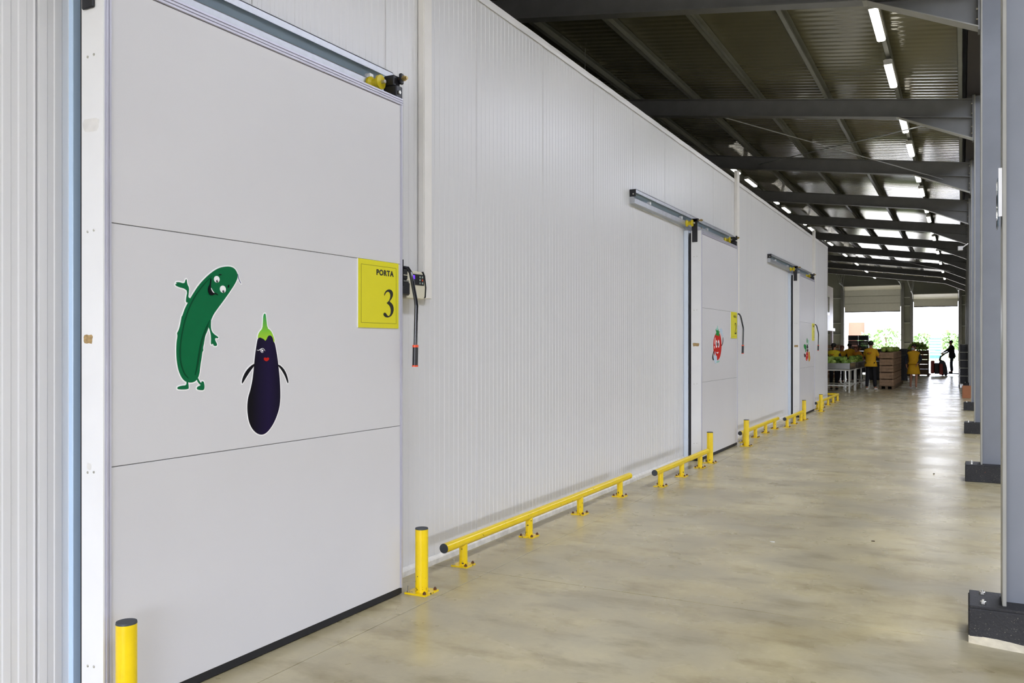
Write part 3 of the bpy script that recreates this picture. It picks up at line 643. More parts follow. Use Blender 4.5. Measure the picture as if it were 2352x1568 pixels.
  ('glove', 'pale_blue', [(12.6606,1.8591),(12.742,1.8197),(12.735,1.7787),(12.7866,1.7443),(12.7584,1.7148),(12.707,1.7435),(12.649,1.7777),(12.5915,1.7885),(12.5687,1.8228)]),
  ('glove', 'pale_blue', [(12.2998,1.5244),(12.3395,1.4561),(12.366,1.4388),(12.4061,1.4469),(12.4195,1.364),(12.3439,1.317),(12.2822,1.3493),(12.2341,1.3896),(12.256,1.4401),(12.2998,1.4509)]),
  ('foot', 'mint', [(12.4106,1.367),(12.5687,1.3702),(12.5345,1.3448),(12.366,1.3365)]),
  ('eye', 'white', [(12.424,1.6151),(12.4209,1.5932),(12.4122,1.5747),(12.3992,1.5624),(12.3838,1.5581),(12.3685,1.5625),(12.3556,1.5748),(12.3469,1.5933),(12.3439,1.615),(12.3469,1.6367),(12.3556,1.6552),(12.3685,1.6675),(12.3838,1.6719),(12.3992,1.6677),(12.4122,1.6554),(12.4209,1.6369)]),
  ('eye', 'white', [(12.5481,1.6181),(12.545,1.596),(12.5361,1.5774),(12.5229,1.5649),(12.5073,1.5606),(12.4917,1.565),(12.4785,1.5775),(12.4697,1.5961),(12.4666,1.618),(12.4697,1.6399),(12.4785,1.6585),(12.4917,1.671),(12.5073,1.6754),(12.5229,1.6712),(12.5361,1.6587),(12.545,1.6401)]),
  ('pupil', 'black', [(12.4173,1.6151),(12.4157,1.6031),(12.4114,1.5929),(12.4049,1.5861),(12.3972,1.5837),(12.3895,1.5861),(12.383,1.5929),(12.3787,1.603),(12.3772,1.615),(12.3787,1.627),(12.383,1.6372),(12.3895,1.644),(12.3972,1.6464),(12.4049,1.644),(12.4114,1.6372),(12.4157,1.6271)]),
  ('pupil', 'black', [(12.5027,1.6094),(12.5012,1.5989),(12.4968,1.5899),(12.4902,1.584),(12.4824,1.5819),(12.4746,1.584),(12.4681,1.59),(12.4637,1.5989),(12.4621,1.6094),(12.4637,1.6199),(12.4681,1.6288),(12.4746,1.6348),(12.4824,1.6369),(12.4902,1.6348),(12.4968,1.6289),(12.5012,1.62)]),
  ('mouth', 'white', [(12.3772,1.4984),(12.4329,1.4894),(12.505,1.5003),(12.4779,1.4805),(12.4329,1.4734),(12.395,1.4812)]),
  ('highlight', 'pink', [(12.3261,1.6569),(12.3182,1.6364),(12.3068,1.6191),(12.2937,1.6076),(12.2808,1.6037),(12.2702,1.608),(12.2635,1.6198),(12.2616,1.6373),(12.2648,1.6578),(12.2726,1.6782),(12.284,1.6956),(12.2971,1.7071),(12.31,1.7111),(12.3206,1.7069),(12.3275,1.6951),(12.3294,1.6775)]),
  ('highlight', 'pink', [(12.291,1.5669),(12.2893,1.5586),(12.2846,1.5517),(12.2775,1.5471),(12.2691,1.5455),(12.2607,1.5471),(12.2536,1.5518),(12.2489,1.5588),(12.2472,1.567),(12.2489,1.5752),(12.2536,1.5821),(12.2607,1.5867),(12.2691,1.5884),(12.2775,1.5867),(12.2846,1.5821),(12.2893,1.5751)]),
 ],
 'mixed': [
  ('leaf', 'leaf', [(20.6181,1.7783),(20.6983,1.711),(20.6782,1.6463),(20.5783,1.6396),(20.5465,1.7103)]),
  ('leaf', 'mint', [(20.7386,1.7307),(20.9218,1.7121),(20.84,1.6466),(20.8604,1.588),(20.7588,1.601)]),
  ('leaf', 'leaf', [(20.1106,1.601),(20.3031,1.6233),(20.4989,1.5882),(20.4989,1.5113),(20.4595,1.4346),(20.342,1.4355),(20.381,1.499),(20.2257,1.5123)]),
  ('onion', 'black', [(20.5584,1.6203),(20.6782,1.614),(20.7994,1.536),(20.6582,1.5106),(20.5385,1.5239)]),
  ('radish', 'brown', [(20.5385,1.5047),(20.8197,1.5035),(20.7386,1.4325),(20.5385,1.4469)]),
  ('beet', 'brown', [(20.168,1.4115),(20.381,1.3905),(20.4595,1.345),(20.342,1.3145),(20.2064,1.3289)]),
  ('pepper', 'red', [(20.4989,1.4343),(20.6983,1.4458),(20.7872,1.3737),(20.7386,1.2899),(20.5783,1.2246),(20.4202,1.2624),(20.4595,1.345)]),
  ('pepper', 'mustard', [(20.7588,1.4453),(20.9836,1.4438),(21.0042,1.3518),(21.0872,1.2983),(20.9836,1.221),(20.8604,1.21),(20.7872,1.2892),(20.8197,1.3734)]),
  ('highlight', 'pink', [(20.6341,1.3527),(20.6293,1.3478),(20.6154,1.3437),(20.5947,1.3412),(20.5703,1.3405),(20.546,1.3418),(20.5254,1.3448),(20.5117,1.3491),(20.5068,1.3541),(20.5117,1.3589),(20.5254,1.3629),(20.546,1.3655),(20.5703,1.3662),(20.5947,1.365),(20.6154,1.362),(20.6293,1.3576)]),
  ('highlight', 'pink', [(20.6341,1.2688),(20.6299,1.2639),(20.6177,1.2599),(20.5996,1.2574),(20.5783,1.2567),(20.557,1.2581),(20.5389,1.2611),(20.5269,1.2655),(20.5227,1.2704),(20.5269,1.2753),(20.5389,1.2793),(20.557,1.2818),(20.5783,1.2825),(20.5996,1.2812),(20.6177,1.2781),(20.6299,1.2738)]),
 ],
}
DIGIT3 = [(0.0065,0.1356),(0.013,0.1537),(0.0315,0.1704),(0.059,0.1786),(0.0867,0.1742),(0.1024,0.1572),(0.099,0.135),(0.0812,0.1143),(0.0612,0.1021),(0.0867,0.0926),(0.1046,0.0754),(0.1091,0.0523),(0.1013,0.0287),(0.0812,0.0102),(0.0502,0.0),(0.0206,0.0018),(0.0021,0.0124),(0.0,0.0235),(0.0108,0.0304),(0.0261,0.0282),(0.037,0.0168),(0.0502,0.0092),(0.0656,0.0137),(0.0767,0.0312),(0.0767,0.0544),(0.0645,0.0758),(0.0392,0.0879),(0.0326,0.0909),(0.0535,0.1017),(0.0678,0.1169),(0.0734,0.1371),(0.0678,0.1553),(0.0502,0.1636),(0.0315,0.158),(0.0173,0.1441),(0.0108,0.1352)]

# ------------------------------------------------------------------ sliding cold-room doors
def T(n, p):   # a mesh of text, lying in (y, z) facing +x
    cu = bpy.data.curves.new('text', 'FONT'); cu.body = p['s']; cu.size = p['size']; cu.offset = p.get('bold', 0.0); cu.extrude = 0.0004
    cu.space_character = p.get('track', 1.0)
    o = bpy.data.objects.new('text', cu); COL.objects.link(o)
    dg = bpy.context.evaluated_depsgraph_get(); dg.update()
    me = bpy.data.meshes.new_from_object(o.evaluated_get(dg)); bpy.data.objects.remove(o)
    me.transform(Matrix(((0, 0, 1, 0), (1, 0, 0, 0), (0, 1, 0, 0), (0, 0, 0, 1))))
    w = [v.co.y for v in me.vertices]; h = [v.co.z for v in me.vertices]
    sx = p['w'] / (max(w) - min(w)); sz = p['h'] / (max(h) - min(h))
    me.transform(Matrix.Translation((p['x'], p['y'], p['z'])) @ Matrix.Diagonal((1, sx, sz, 1)) @ Matrix.Translation((0, -min(w), -min(h))))
    me.materials.append(MATS['ink_black']); me.name = n
    return me

DIGITS = {3: [(y / 0.179, z / 0.179) for y, z in DIGIT3],
          2: [(0, .76), (.06, .9), (.2, 1), (.42, 1), (.6, .9), (.66, .74), (.6, .55), (.42, .35), (.2, .13), (.52, .13), (.62, .18), (.68, .26), (.72, .26), (.66, 0), (0, 0), (0, .04), (.3, .38), (.45, .6), (.47, .76), (.4, .88), (.27, .92), (.14, .86), (.05, .74)],
          1: [(.1, .86), (.4, 1), (.44, 1), (.44, .08), (.48, .03), (.6, .02), (.6, 0), (.1, 0), (.1, .02), (.24, .03), (.28, .08), (.28, .8), (.25, .86), (.12, .83)]}

def rounded(p, n=2):
    for _ in range(n):
        q = []
        for i in range(len(p)):
            a, b = p[i], p[(i + 1) % len(p)]
            q += [(a[0] * .75 + b[0] * .25, a[1] * .75 + b[1] * .25), (a[0] * .25 + b[0] * .75, a[1] * .25 + b[1] * .75)]
        p = q
    return p
DIGITS[3] = rounded(DIGITS[3])

def sticker(key, name, label):
    r = root(name, label, 'sticker', 'vegetable stickers on the sliding doors')
    items = [(n, c, rounded(p, 2 if n in ('body', 'shade', 'sheen', 'lips') else 1) if n not in ('eye', 'pupil', 'eye_glint', 'highlight', 'white_border') else p) for n, c, p in STICKERS[key]]; e = 0.0003
    for i, (n, c, p) in enumerate(items):
        MB().prism(p, FACE, FACE + 0.0006 + i * e).build(n, 'print_' + c, r)
    return settle(r)

TXT = None
def make_door(num, y0, y1, rail0, label):
    r = root(f'door_{num}', label, 'door', kind='structure')
    zs = (0.045, 1.083, 2.117, 3.135)
    MB().box(FACE - 0.125, FACE - 0.006, y0 + 0.01, y1 - 0.01, 0.045, 3.13).build('leaf_core', 'joint_dark', r)
    for a, b in zip(zs[:-1], zs[1:]):
        MB().box(FACE - 0.12, FACE, y0 + 0.034, y1 - 0.022, a + 0.0016, b - 0.0016).build('panel', 'door_white', r, bevel=0.0015)
    # edge and corner profiles
    MB().box(FACE - 0.135, FACE + 0.004, y0 - 0.003, y0 + 0.004, 0.045, 3.18).build('edge_plate', 'trim_white', r)
    e = MB()
    for k in range(4): e.box(FACE - 0.02, FACE + 0.004 + 0.004 * (k % 2), y0 + 0.004 + k * 0.0075, y0 + 0.0115 + k * 0.0075, 0.045, 3.18)
    e.build('corner_profile', 'aluminium', r)
    t = MB(); t.box(FACE - 0.135, FACE + 0.002, y0 + 0.004, y1 + 0.002, 3.136, 3.18)
    for k in range(3): t.box(FACE - 0.02, FACE + 0.007, y0 + 0.034, y1 + 0.002, 3.138 + k * 0.015, 3.148 + k * 0.015)
    t.build('top_profile', 'aluminium', r)
    t = MB(); t.box(FACE - 0.135, FACE + 0.002, y1 - 0.021, y1 + 0.002, 0.045, 3.136); t.box(FACE, FACE + 0.007, y1 - 0.018, y1 - 0.006, 0.045, 3.136)
    t.build('side_profile', 'aluminium', r)
    MB().box(FACE - 0.12, FACE - 0.004, y0, y1, 0.006, 0.046).build('bottom_gasket', 'rubber_black', r)
    MB().box(FACE - (0.15 if num == 3 else 0.165), FACE - 0.135, y0 + 0.002, y0 + 0.03, 0.01, 3.15).build('edge_gasket', 'rubber_black', r)
    MB().box(FACE - 0.17, FACE - 0.135, y1 - 0.04, y1 - 0.01, 0.01, 3.15).build('edge_gasket', 'rubber_black', r)
    for z in (0.24, 1.06, 1.09 + 0.99, 2.82):
        for x in (FACE - 0.095, FACE - 0.055):
            MB().ball((x, y0 - 0.003, z + 0.004 * (x > FACE - 0.08)), 0.006, 0.004, 0.006, 8, 4).build('rivet', 'bright_bolt', r)
    # roller brackets, near and far
    for s, yb in ((-1, y0), (1, y1)):
        b = MB()
        if s < 0:
            b.box(FACE - 0.12, FACE - 0.045, yb - 0.016, yb - 0.004, 3.02, 3.345); b.box(FACE - 0.12, FACE - 0.03, yb - 0.016, yb + 0.03, 3.30, 3.345)
            b.box(FACE - 0.125, FACE - 0.115, yb - 0.016, yb + 0.05, 3.18, 3.345)
        else:
            b.box(FACE - 0.11, FACE - 0.005, yb - 0.055, yb + 0.015, 3.175, 3.26); b.box(FACE - 0.11, FACE - 0.03, yb - 0.05, yb + 0.02, 3.26, 3.33)
            b.box(FACE - 0.03, FACE - 0.005, yb + 0.0, yb + 0.03, 3.28, 3.35)
        bo = b.build('roller_bracket', 'black_plastic', r, bevel=0.006)
        w = MB(); yc = yb - 0.10 if s > 0 else yb - 0.085
        w.lathe([(0.012, -0.185), (0.046, -0.18), (0.046, -0.165), (0.028, -0.15), (0.028, -0.12), (0.046, -0.105), (0.046, -0.09), (0.012, -0.085)], 18, (FACE, yc, 3.275), 'x')
        w.build('roller_wheel', 'wheel_yellow', r, smooth=True)
        MB().cyl((FACE - 0.19, yc, 3.275), (FACE - 0.06, yc, 3.275), 0.012, 8).build('roller_axle', 'bright_bolt', r)
        MB().cyl((FACE - 0.03, yb + 0.012 * s, 3.315), (FACE + 0.03, yb + 0.012 * s, 3.315), 0.011, 6).cyl((FACE + 0.0, yb + 0.012 * s, 3.315), (FACE + 0.016, yb + 0.012 * s, 3.315), 0.018, 6).build('adjusting_bolt', 'brass_bolt', bo)
        MB().cyl((FACE - 0.006, yb - 0.03 * s, 3.215), (FACE + 0.006, yb - 0.03 * s, 3.215), 0.012, 6).build('bolt_head', 'bright_bolt', bo)
    # lever handle at the closing edge
    yh = y1 + 0.035
    MB().box(FACE - 0.05, FACE - 0.01, y1 + 0.002, y1 + 0.012, 2.13, 2.26).box(FACE - 0.05, FACE + 0.0, y1 + 0.002, y1 + 0.016, 1.98, 2.15).build('handle_plate', 'black_steel', r)
    pts = [(FACE - 0.03, yh - 0.02, 2.095), (FACE - 0.01, yh, 2.10), (FACE + 0.02, yh, 2.095), (FACE + 0.042, yh, 2.065), (FACE + 0.055, yh, 2.01), (FACE + 0.082, yh, 1.885), (FACE + 0.086, yh, 1.85), (FACE + 0.079, yh, 1.60)]
    h = MB().tube(pts, 0.0125, 10).build('handle_bar', 'black_steel', r, smooth=True)
    MB().tube([(FACE + 0.079, yh, 1.585), (FACE + 0.076, yh, 1.47)], 0.018, 12).build('handle_grip', 'black_plastic', h, smooth=True)
    MB().tube([(FACE + 0.079, yh, 1.60), (FACE + 0.079, yh, 1.585)], 0.0195, 12).build('grip_ring', 'orange_ring', h)
    MB().tube([(FACE + 0.076, yh, 1.47), (FACE + 0.076, yh, 1.46)], 0.0195, 12).build('grip_ring', 'orange_ring', h)
    settle(r, (FACE - 0.06, (y0 + y1) / 2, 0))
    # jambs on the wall
    jm = MB()
    jo = 0.008 if num == 3 else -0.005; jt = 0.03 if num == 3 else 0.062
    jm.box(WALL, WALL + jt, y0 + jo, y0 + jo + 0.12, 0, 3.19); jm.box(WALL, WALL + 0.03, y1 - 0.12, y1 - 0.03, 0, 3.19); jm.box(WALL, WALL + 0.03, y0 + jo + 0.12, y1 - 0.12, 3.08, 3.15)
    j = jm.build(f'trim_{num + 2}', 'jamb_blue_white' if num == 3 else 'jamb_lightened', bevel=0.003); tag(j, f'pale blue-white frame around the opening of cold-room door {("one", "two", "three")[num - 1]}', 'trim', kind='structure')
    # overhead rail
    rr = root('door_rail', {3: 'galvanised overhead rail of the nearest sliding door', 2: 'galvanised overhead rail of the tomato-sticker door', 1: 'galvanised overhead rail of the farthest sliding door'}[num], 'rail', 'overhead rails of the sliding doors')
    ry1 = {3: 4.62, 2: 14.15, 1: 22.4}[num]
    MB().box(WALL, WALL + 0.008, rail0, ry1, 3.245, 3.405).build('back_plate', 'jamb_blue_white', rr)
    MB().box(WALL, WALL + 0.075, rail0, ry1, 3.405, 3.41).box(WALL + 0.07, WALL + 0.075, rail0, ry1, 3.368, 3.41).build('hood', 'galvanised', rr)
    MB().prism([(WALL + 0.008, 3.31), (WALL + 0.05, 3.315), (WALL + 0.058, 3.305), (WALL + 0.058, 3.25), (WALL + 0.05, 3.245), (WALL + 0.008, 3.245)], rail0, ry1 - 0.1, 'y').build('guide_bar', 'galvanised', rr)
    n = max(3, int((ry1 - rail0) / 1.15))
    for k in range(n):
        yy = rail0 + 0.6 + k * (ry1 - rail0 - 0.8) / (n - 1)
        MB().box(WALL + 0.008, WALL + 0.05, yy - 0.018, yy + 0.018, 3.316, 3.352).build('clip', 'trim_white', rr)
    MB().box(WALL, WALL + 0.076, rail0 - 0.01, rail0 - 0.001, 3.325, 3.409).build('end_cap', 'black_plastic', rr)
    MB().prism([(WALL, 3.245), (WALL + 0.06, 3.245), (WALL + 0.062, 3.30), (WALL + 0.045, 3.324), (WALL, 3.324)], rail0 - 0.008, rail0 - 0.001, 'y').build('end_plate', 'galvanised', rr)
    MB().ball((WALL + 0.045, rail0 - 0.011, 3.355), 0.010, 0.008, 0.010, 8, 4).build('end_screw', 'bright_bolt', rr)
    settle(rr, (WALL + 0.04, (rail0 + ry1) / 2, 3.245))
    # door sign
    s = root('door_sign', {3: 'large yellow sign reading PORTA and three on the cucumber-sticker door', 2: 'yellow sign reading PORTA and two on the tomato-sticker door', 1: 'narrow-looking yellow sign reading PORTA and one on the farthest door'}[num], 'sign', 'numbered door signs')
    a, b, z0, z1 = y1 - 0.457, y1 - 0.048, 1.705, 2.117
    MB().box(FACE + 0.0002, FACE + 0.006, a, b, z0, z1).build('plate', 'sign_yellow', s)
    MB().box(FACE + 0.0002, FACE + 0.0055, a - 0.004, a - 0.0002, z0 - 0.002, z1).build('plate_edge', 'trim_white', s)
    f = MB(); x0, x1 = FACE + 0.006, FACE + 0.0066; p0, p1, q0, q1 = a + 0.028, b - 0.026, z0 + 0.029, z1 - 0.031
    f.box(x0, x1, p0, p1, q0, q0 + 0.0016).box(x0, x1, p0, p1, q1 - 0.0016, q1).box(x0, x1, p0, p0 + 0.0016, q0, q1).box(x0, x1, p1 - 0.0016, p1, q0, q1)
    f.build('border_line', 'ink_black', s)
    me = T('lettering', dict(s='PORTA', size=0.05, bold=0.0022, track=1.15, w=0.178, h=0.0365, x=FACE + 0.0066, y=a + 0.178, z=z0 + 0.324))
    link_mesh('lettering', me, s)
    wd = 0.61 if num == 3 else 0.72
    MB().prism([(a + 0.248 + 0.179 * u * (1 if num == 3 else 0.9), z0 + 0.066 + 0.179 * v) for u, v in DIGITS[num]], FACE + 0.006, FACE + 0.0068).build('numeral', 'ink_black', s)
    settle(s, (FACE + 0.003, (a + b) / 2, z0))
    return r
make_door(3, 2.34, 4.49, 0.15, 'big white sliding cold-room door with cucumber and eggplant stickers')
make_door(2, 11.55, 13.70, 9.38, 'white sliding cold-room door with the tomato sticker')
make_door(1, 19.55, 21.75, 17.3, 'farthest white sliding cold-room door with the mixed vegetable sticker')
sticker('cucumber', 'cucumber_sticker', 'smiling waving green cucumber sticker on the nearest door')
sticker('eggplant', 'eggplant_sticker', 'dark purple eggplant sticker with red lips on the nearest door')
sticker('tomato', 'tomato_sticker', 'smiling red tomato sticker on the second door')
sticker('mixed', 'mixed_vegetable_sticker', 'small red, yellow and green vegetable bunch sticker on the farthest door')

# tape remains on the edge of the nearest door
def scrap(y, x0, x1, z0, z1, m, label):
    rn = random.Random(z0); poly = []
    for k in range(14):
        a = 2 * PI * k / 14; s = rn.uniform(0.8, 1.05)
        cx, cz = math.cos(a), math.sin(a); q = 1 / max(abs(cx), abs(cz))
        poly.append(((x0 + x1) / 2 + cx * q * s * (x1 - x0) / 2, (z0 + z1) / 2 + cz * q * s * (z1 - z0) / 2))
    o = MB().prism(poly, y - 0.0008, y, 'y').build('tape_scrap', m); tag(o, label, 'tape', 'tape remains on door edges')
scrap(2.337, FACE - 0.125, FACE - 0.062, 1.605, 1.645, 'tape_brown', 'brown torn tape scrap on the edge of the nearest door')
scrap(2.337, FACE - 0.10, FACE - 0.07, 1.07, 1.10, 'tape_clear', 'faint tape stain low on the edge of the nearest door')
scrap(2.337, FACE - 0.13, FACE - 0.02, 2.50, 2.56, 'tape_clear', 'pale tape strip high on the edge of the nearest door')
scrap(11.547, FACE - 0.115, FACE - 0.02, 1.58, 1.63, 'tape_brown', 'brown tape remains on the edge of the second door')
scrap(19.547, FACE - 0.11, FACE - 0.02, 1.55, 1.60, 'tape_brown', 'brown tape remains on the edge of the farthest door')

# ---- cable ducts and the control box
def duct(y0, y1, z0, z1, label):
    r = root('cable_duct', label, 'cable duct', 'white cable ducts on the wall')
    MB().box(WALL + 0.0005, WALL + 0.05, y0, y1, z0, z1).build('channel', 'conduit', r, bevel=0.003)
    MB().box(WALL + 0.05, WALL + 0.055, y0 + 0.004, y1 - 0.004, z0 + 0.002, z1).build('cover', 'conduit', r, bevel=0.001)
    return settle(r)
duct(5.02, 5.12, 1.93, 4.62, 'white cable duct running down to the control box by the nearest door')
duct(14.50, 14.66, 1.93, 4.56, 'white cable duct on the wall just after the tomato-sticker door')
duct(23.0, 23.18, 1.93, 4.56, 'white cable duct near the far end of the cold-store wall')
cb = root('control_box', 'small cream control box with a blue display behind the nearest door handle', 'control box')
MB().prism([(4.78, 1.915), (4.985, 1.915), (5.0, 1.935), (5.005, 2.0), (4.99, 2.075), (4.965, 2.105), (4.78, 2.105)], WALL + 0.056, WALL + 0.115).build('body', 'cream_plastic', cb, bevel=0.006)
MB().box(WALL + 0.0005, WALL + 0.056, 4.79, 4.98, 1.925, 2.095).build('backbox', 'cream_plastic', cb)
kp = MB().box(WALL + 0.115, WALL + 0.119, 4.83, 4.985, 2.01, 2.085).build('keypad', 'black_plastic', cb, bevel=0.002)
MB().box(WALL + 0.119, WALL + 0.1205, 4.842, 4.868, 2.05, 2.075).build('display', 'led_blue', kp)
for i in range(2):
    for j in range(3):
        MB().cyl((WALL + 0.119, 4.93 + 0.03 * i, 2.025 + 0.021 * j), (WALL + 0.122, 4.93 + 0.03 * i, 2.025 + 0.021 * j), 0.007, 8).build('button', 'button_red' if (i, j) == (1, 1) else 'button_grey', kp)
MB().prism([(4.99, 1.925), (5.006, 1.93), (5.013, 2.0), (4.997, 2.08), (4.975, 2.108), (4.965, 2.105), (4.99, 2.075), (5.005, 2.0), (5.0, 1.935)], WALL + 0.056, WALL + 0.118).build('side_trim', 'black_steel', cb)
settle(cb); cb.location.y -= 0.06
lt = root('door_latch', 'black latch receiver on the wall behind the nearest door handle', 'latch')
MB().box(WALL + 0.056, WALL + 0.16, 4.60, 4.70, 1.93, 2.02).build('body', 'black_plastic', lt, bevel=0.01)
MB().box(WALL + 0.056, WALL + 0.15, 4.605, 4.69, 2.03, 2.11).build('cover', 'black_plastic', lt, bevel=0.012)
MB().box(WALL + 0.056, WALL + 0.155, 4.60, 4.69, 2.02, 2.03).build('spacer', 'stainless', lt)
MB().box(WALL + 0.056, WALL + 0.152, 4.602, 4.692, 2.062, 2.067).build('stripe', 'cream_plastic', lt)
MB().box(WALL + 0.0005, WALL + 0.056, 4.61, 4.69, 1.94, 2.10).build('mount', 'black_plastic', lt)
settle(lt)
o = MB().tube([(FACE - 0.06, 4.503, 1.93), (FACE - 0.05, 4.506, 1.88), (FACE - 0.035, 4.506, 1.83), (FACE - 0.04, 4.506, 1.805), (FACE - 0.055, 4.505, 1.80)], 0.0035, 6).build('wire_loop', 'black_steel', smooth=True)
tag(o, 'thin dark wire loop hanging under the nearest door latch', 'wire')

# ------------------------------------------------------------------ yellow bollards and guard rails
def bolts(par, cx, cy, s, tall):
    for k, (a, b) in enumerate(((-1, -1), (1, -1), (1, 1), (-1, 1))):
        h = 0.006 if not (tall and k == 0) else 0.03
        MB().lathe([(0.012, 0.01), (0.012, 0.021), (0.006, 0.022), (0.006, 0.022 + h)], 6, (cx + a * s, cy + b * s, 0)).build('anchor_bolt', 'bright_bolt' if tall and k == 0 else 'rusty_bolt', par)
bo = root('bollard', 'x', 'bollard', 'yellow bollards beside the doors')
MB().cyl((0, 0, 0.01), (0, 0, 0.41), 0.042, 24).build('post', 'yellow_paint', bo, smooth=True)
MB().cyl((0, 0, 0.41), (0, 0, 0.418), 0.0425, 24, 0.041).build('end_cap', 'end_cap', bo, smooth=True)
MB().box(-0.08, 0.08, -0.08, 0.08, 0.0, 0.01).build('base_plate', 'yellow_paint', bo)
bolts(bo, 0, 0, 0.062, True)
BP = [(-3.06, 2.36, 'yellow bollard at the near edge of the cucumber-sticker door'), (-3.09, 4.58, 'yellow bollard with scraped paint beside the PORTA 3 sign door'),
      (-3.03, 11.46, 'yellow bollard in front of the near edge of the tomato-sticker door'), (-3.02, 13.62, 'yellow chipped bollard just past the tomato-sticker door'),
      (-3.0, 19.05, 'yellow bollard in front of the near edge of the farthest door'), (-3.0, 21.5, 'yellow bollard just past the farthest door')]
for k, (x, y, lab) in enumerate(BP):
    if k == 0: bo.location = (x, y, 0); bo['label'] = lab; bo.scale = (1, 1, 1.09)
    else:
        c = copy_tree(bo, None, lab, (x, y, 0)); c.scale = (1, 1, 1)

def guard(x, y0, y1, posts, label, corner=False):
    r = root('guard_rail', label, 'guard rail', 'low yellow guard rails along the cold-store wall')
    z = 0.178
    MB().cyl((x, y0, z), (x, y1, z), 0.034, 20).build('tube', 'yellow_paint', r, smooth=True)
    MB().cyl((x, y0 - 0.006, z), (x, y0, z), 0.033, 20, 0.0345).build('end_cap', 'end_cap', r)
    if corner:
        MB().cyl((x, y1 - 0.03, z), (x - 1.6, y1 - 0.03, z), 0.034, 16).build('corner_tube', 'yellow_paint', r, smooth=True)
    else: MB().cyl((x, y1, z), (x, y1 + 0.006, z), 0.0345, 20, 0.033).build('end_cap', 'yellow_paint', r)
    for y in posts:
        p = MB().cyl((x, y, 0.01), (x, y, z - 0.01), 0.031, 16).build('post', 'yellow_paint', r, smooth=True)
        MB().box(x - 0.065, x + 0.065, y - 0.065, y + 0.065, 0, 0.01).build('base_plate', 'yellow_paint', p)
        bolts(p, x, y, 0.05, y == posts[0])
    return settle(r, (x, (y0 + y1) / 2, 0))
guard(-3.20, 5.02, 8.76, (5.28, 6.34, 7.41, 8.47), 'longest low yellow guard rail with four posts, just after the PORTA 3 door')
guard(-3.02, 9.08, 11.28, (9.29, 10.11, 10.93), 'short yellow guard rail ending at the bollard of the tomato-sticker door')
guard(-3.16, 13.8, 16.95, (14.1, 14.95, 15.8, 16.65), 'yellow guard rail starting behind the chipped bollard past the tomato-sticker door')
guard(-3.01, 16.85, 18.85, (17.1, 17.91, 18.7), 'short yellow guard rail ending at the bollard of the farthest door')
guard(-3.16, 21.8, 25.97, (22.1, 22.95, 23.95, 24.95, 25.9), 'far yellow guard rail that turns round the end of the cold store', True)

# small plate and lamp on the columns
pl = root('column_plate', 'narrow glossy sign plate seen edge-on, fixed to the nearest column', 'sign')
MB().box(0.172, 0.1895, 5.255, 5.262, 2.29, 2.55).build('plate_edge', 'trim_white', pl)
MB().box(0.168, 0.1735, 5.262, 5.45, 2.24, 2.50).build('plate', 'dark_glass', pl)
settle(pl)
fl2 = root('floodlight', 'small white floodlight on a column far down the aisle', 'floodlight')
MB().box(-0.12, 0.02, 29.55, 29.72, 4.52, 4.64).build('housing', 'trim_white', fl2, bevel=0.01)
MB().bar((0.0, 29.63, 4.6), (0.165, 29.63, 4.72), 0.05, 0.03).build('arm', 'trim_white', fl2)
settle(fl2)

o = MB().cyl((-6.16, 14.5, 4.4), (-6.16, 14.5, zt(-6.16) + 0.18), 0.006, 5).build('hanging_wire', 'galvanised'); tag(o, 'thin wire hanging from the roof above the cold store', 'wire')
# litter on the floor
def bit(name, x, y, sx, sy, m, label, cat):
    rn = random.Random(int(x * 100)); poly = [(x + sx * math.cos(a) * rn.uniform(0.6, 1), y + sy * math.sin(a) * rn.uniform(0.6, 1)) for a in [2 * PI * k / 9 for k in range(9)]]
    o = MB().prism(poly, 0.0, 0.006, 'z').build(name, m); tag(o, label, cat, 'scraps on the floor')
bit('paper_sliver', -1.36, 7.08, 0.022, 0.006, 'paper_white', 'tiny white paper sliver on the floor in the middle of the aisle', 'paper')
bit('dark_chip', -0.64, 7.49, 0.016, 0.008, 'debris_brown', 'tiny dark chip on the floor near the columns', 'chip')
bit('dry_leaf', -0.31, 11.77, 0.014, 0.02, 'debris_brown', 'small brown leaf on the floor beside the second column', 'leaf')
bit('cabbage_leaf', -0.95, 39.5, 0.28, 0.16, 'cabbage_dark', 'flat green leaf scrap on the floor near the gate', 'leaf')

# ------------------------------------------------------------------ packing area: tables, cabbages, crates
def cabbage_mesh(seed, m):
    rn = random.Random(seed); bm = bmesh.new(); bmesh.ops.create_icosphere(bm, subdivisions=2, radius=0.082)
    ph = [rn.uniform(0, 6.28) for _ in range(4)]
    for v in bm.verts:
        d = v.co.normalized(); a = math.atan2(d.y, d.x); e = math.asin(max(-1, min(1, d.z)))
        v.co *= 1 + 0.05 * math.sin(3 * a + ph[0]) * math.cos(e) + 0.035 * math.sin(5 * a + ph[1] + 3 * e) + rn.uniform(-0.02, 0.02)
        v.co.z *= 0.88
    # loose outer leaves
    for k in range(5):
        az = ph[2] + k * 1.26 + rn.uniform(-0.2, 0.2); grid = []
        for i in range(4):
            row = []
            for j in range(4):
                u = (j - 1.5) * 0.42; t = -0.9 + i * 0.55; rad = 0.086 + 0.006 * i + (0.022 if i == 3 else 0) + rn.uniform(-0.003, 0.003)
                row.append(bm.verts.new((rad * math.cos(t) * math.cos(az + u), rad * math.cos(t) * math.sin(az + u), rad * 0.9 * math.sin(t))))
            grid.append(row)
        for i in range(3):
            for j in range(3): bm.faces.new((grid[i][j], grid[i][j + 1], grid[i + 1][j + 1], grid[i + 1][j]))
    me = bpy.data.meshes.new('cabbage'); bm.to_mesh(me); bm.free()
    for p in me.polygons: p.use_smooth = True
    me.materials.append(MATS[m]); return me
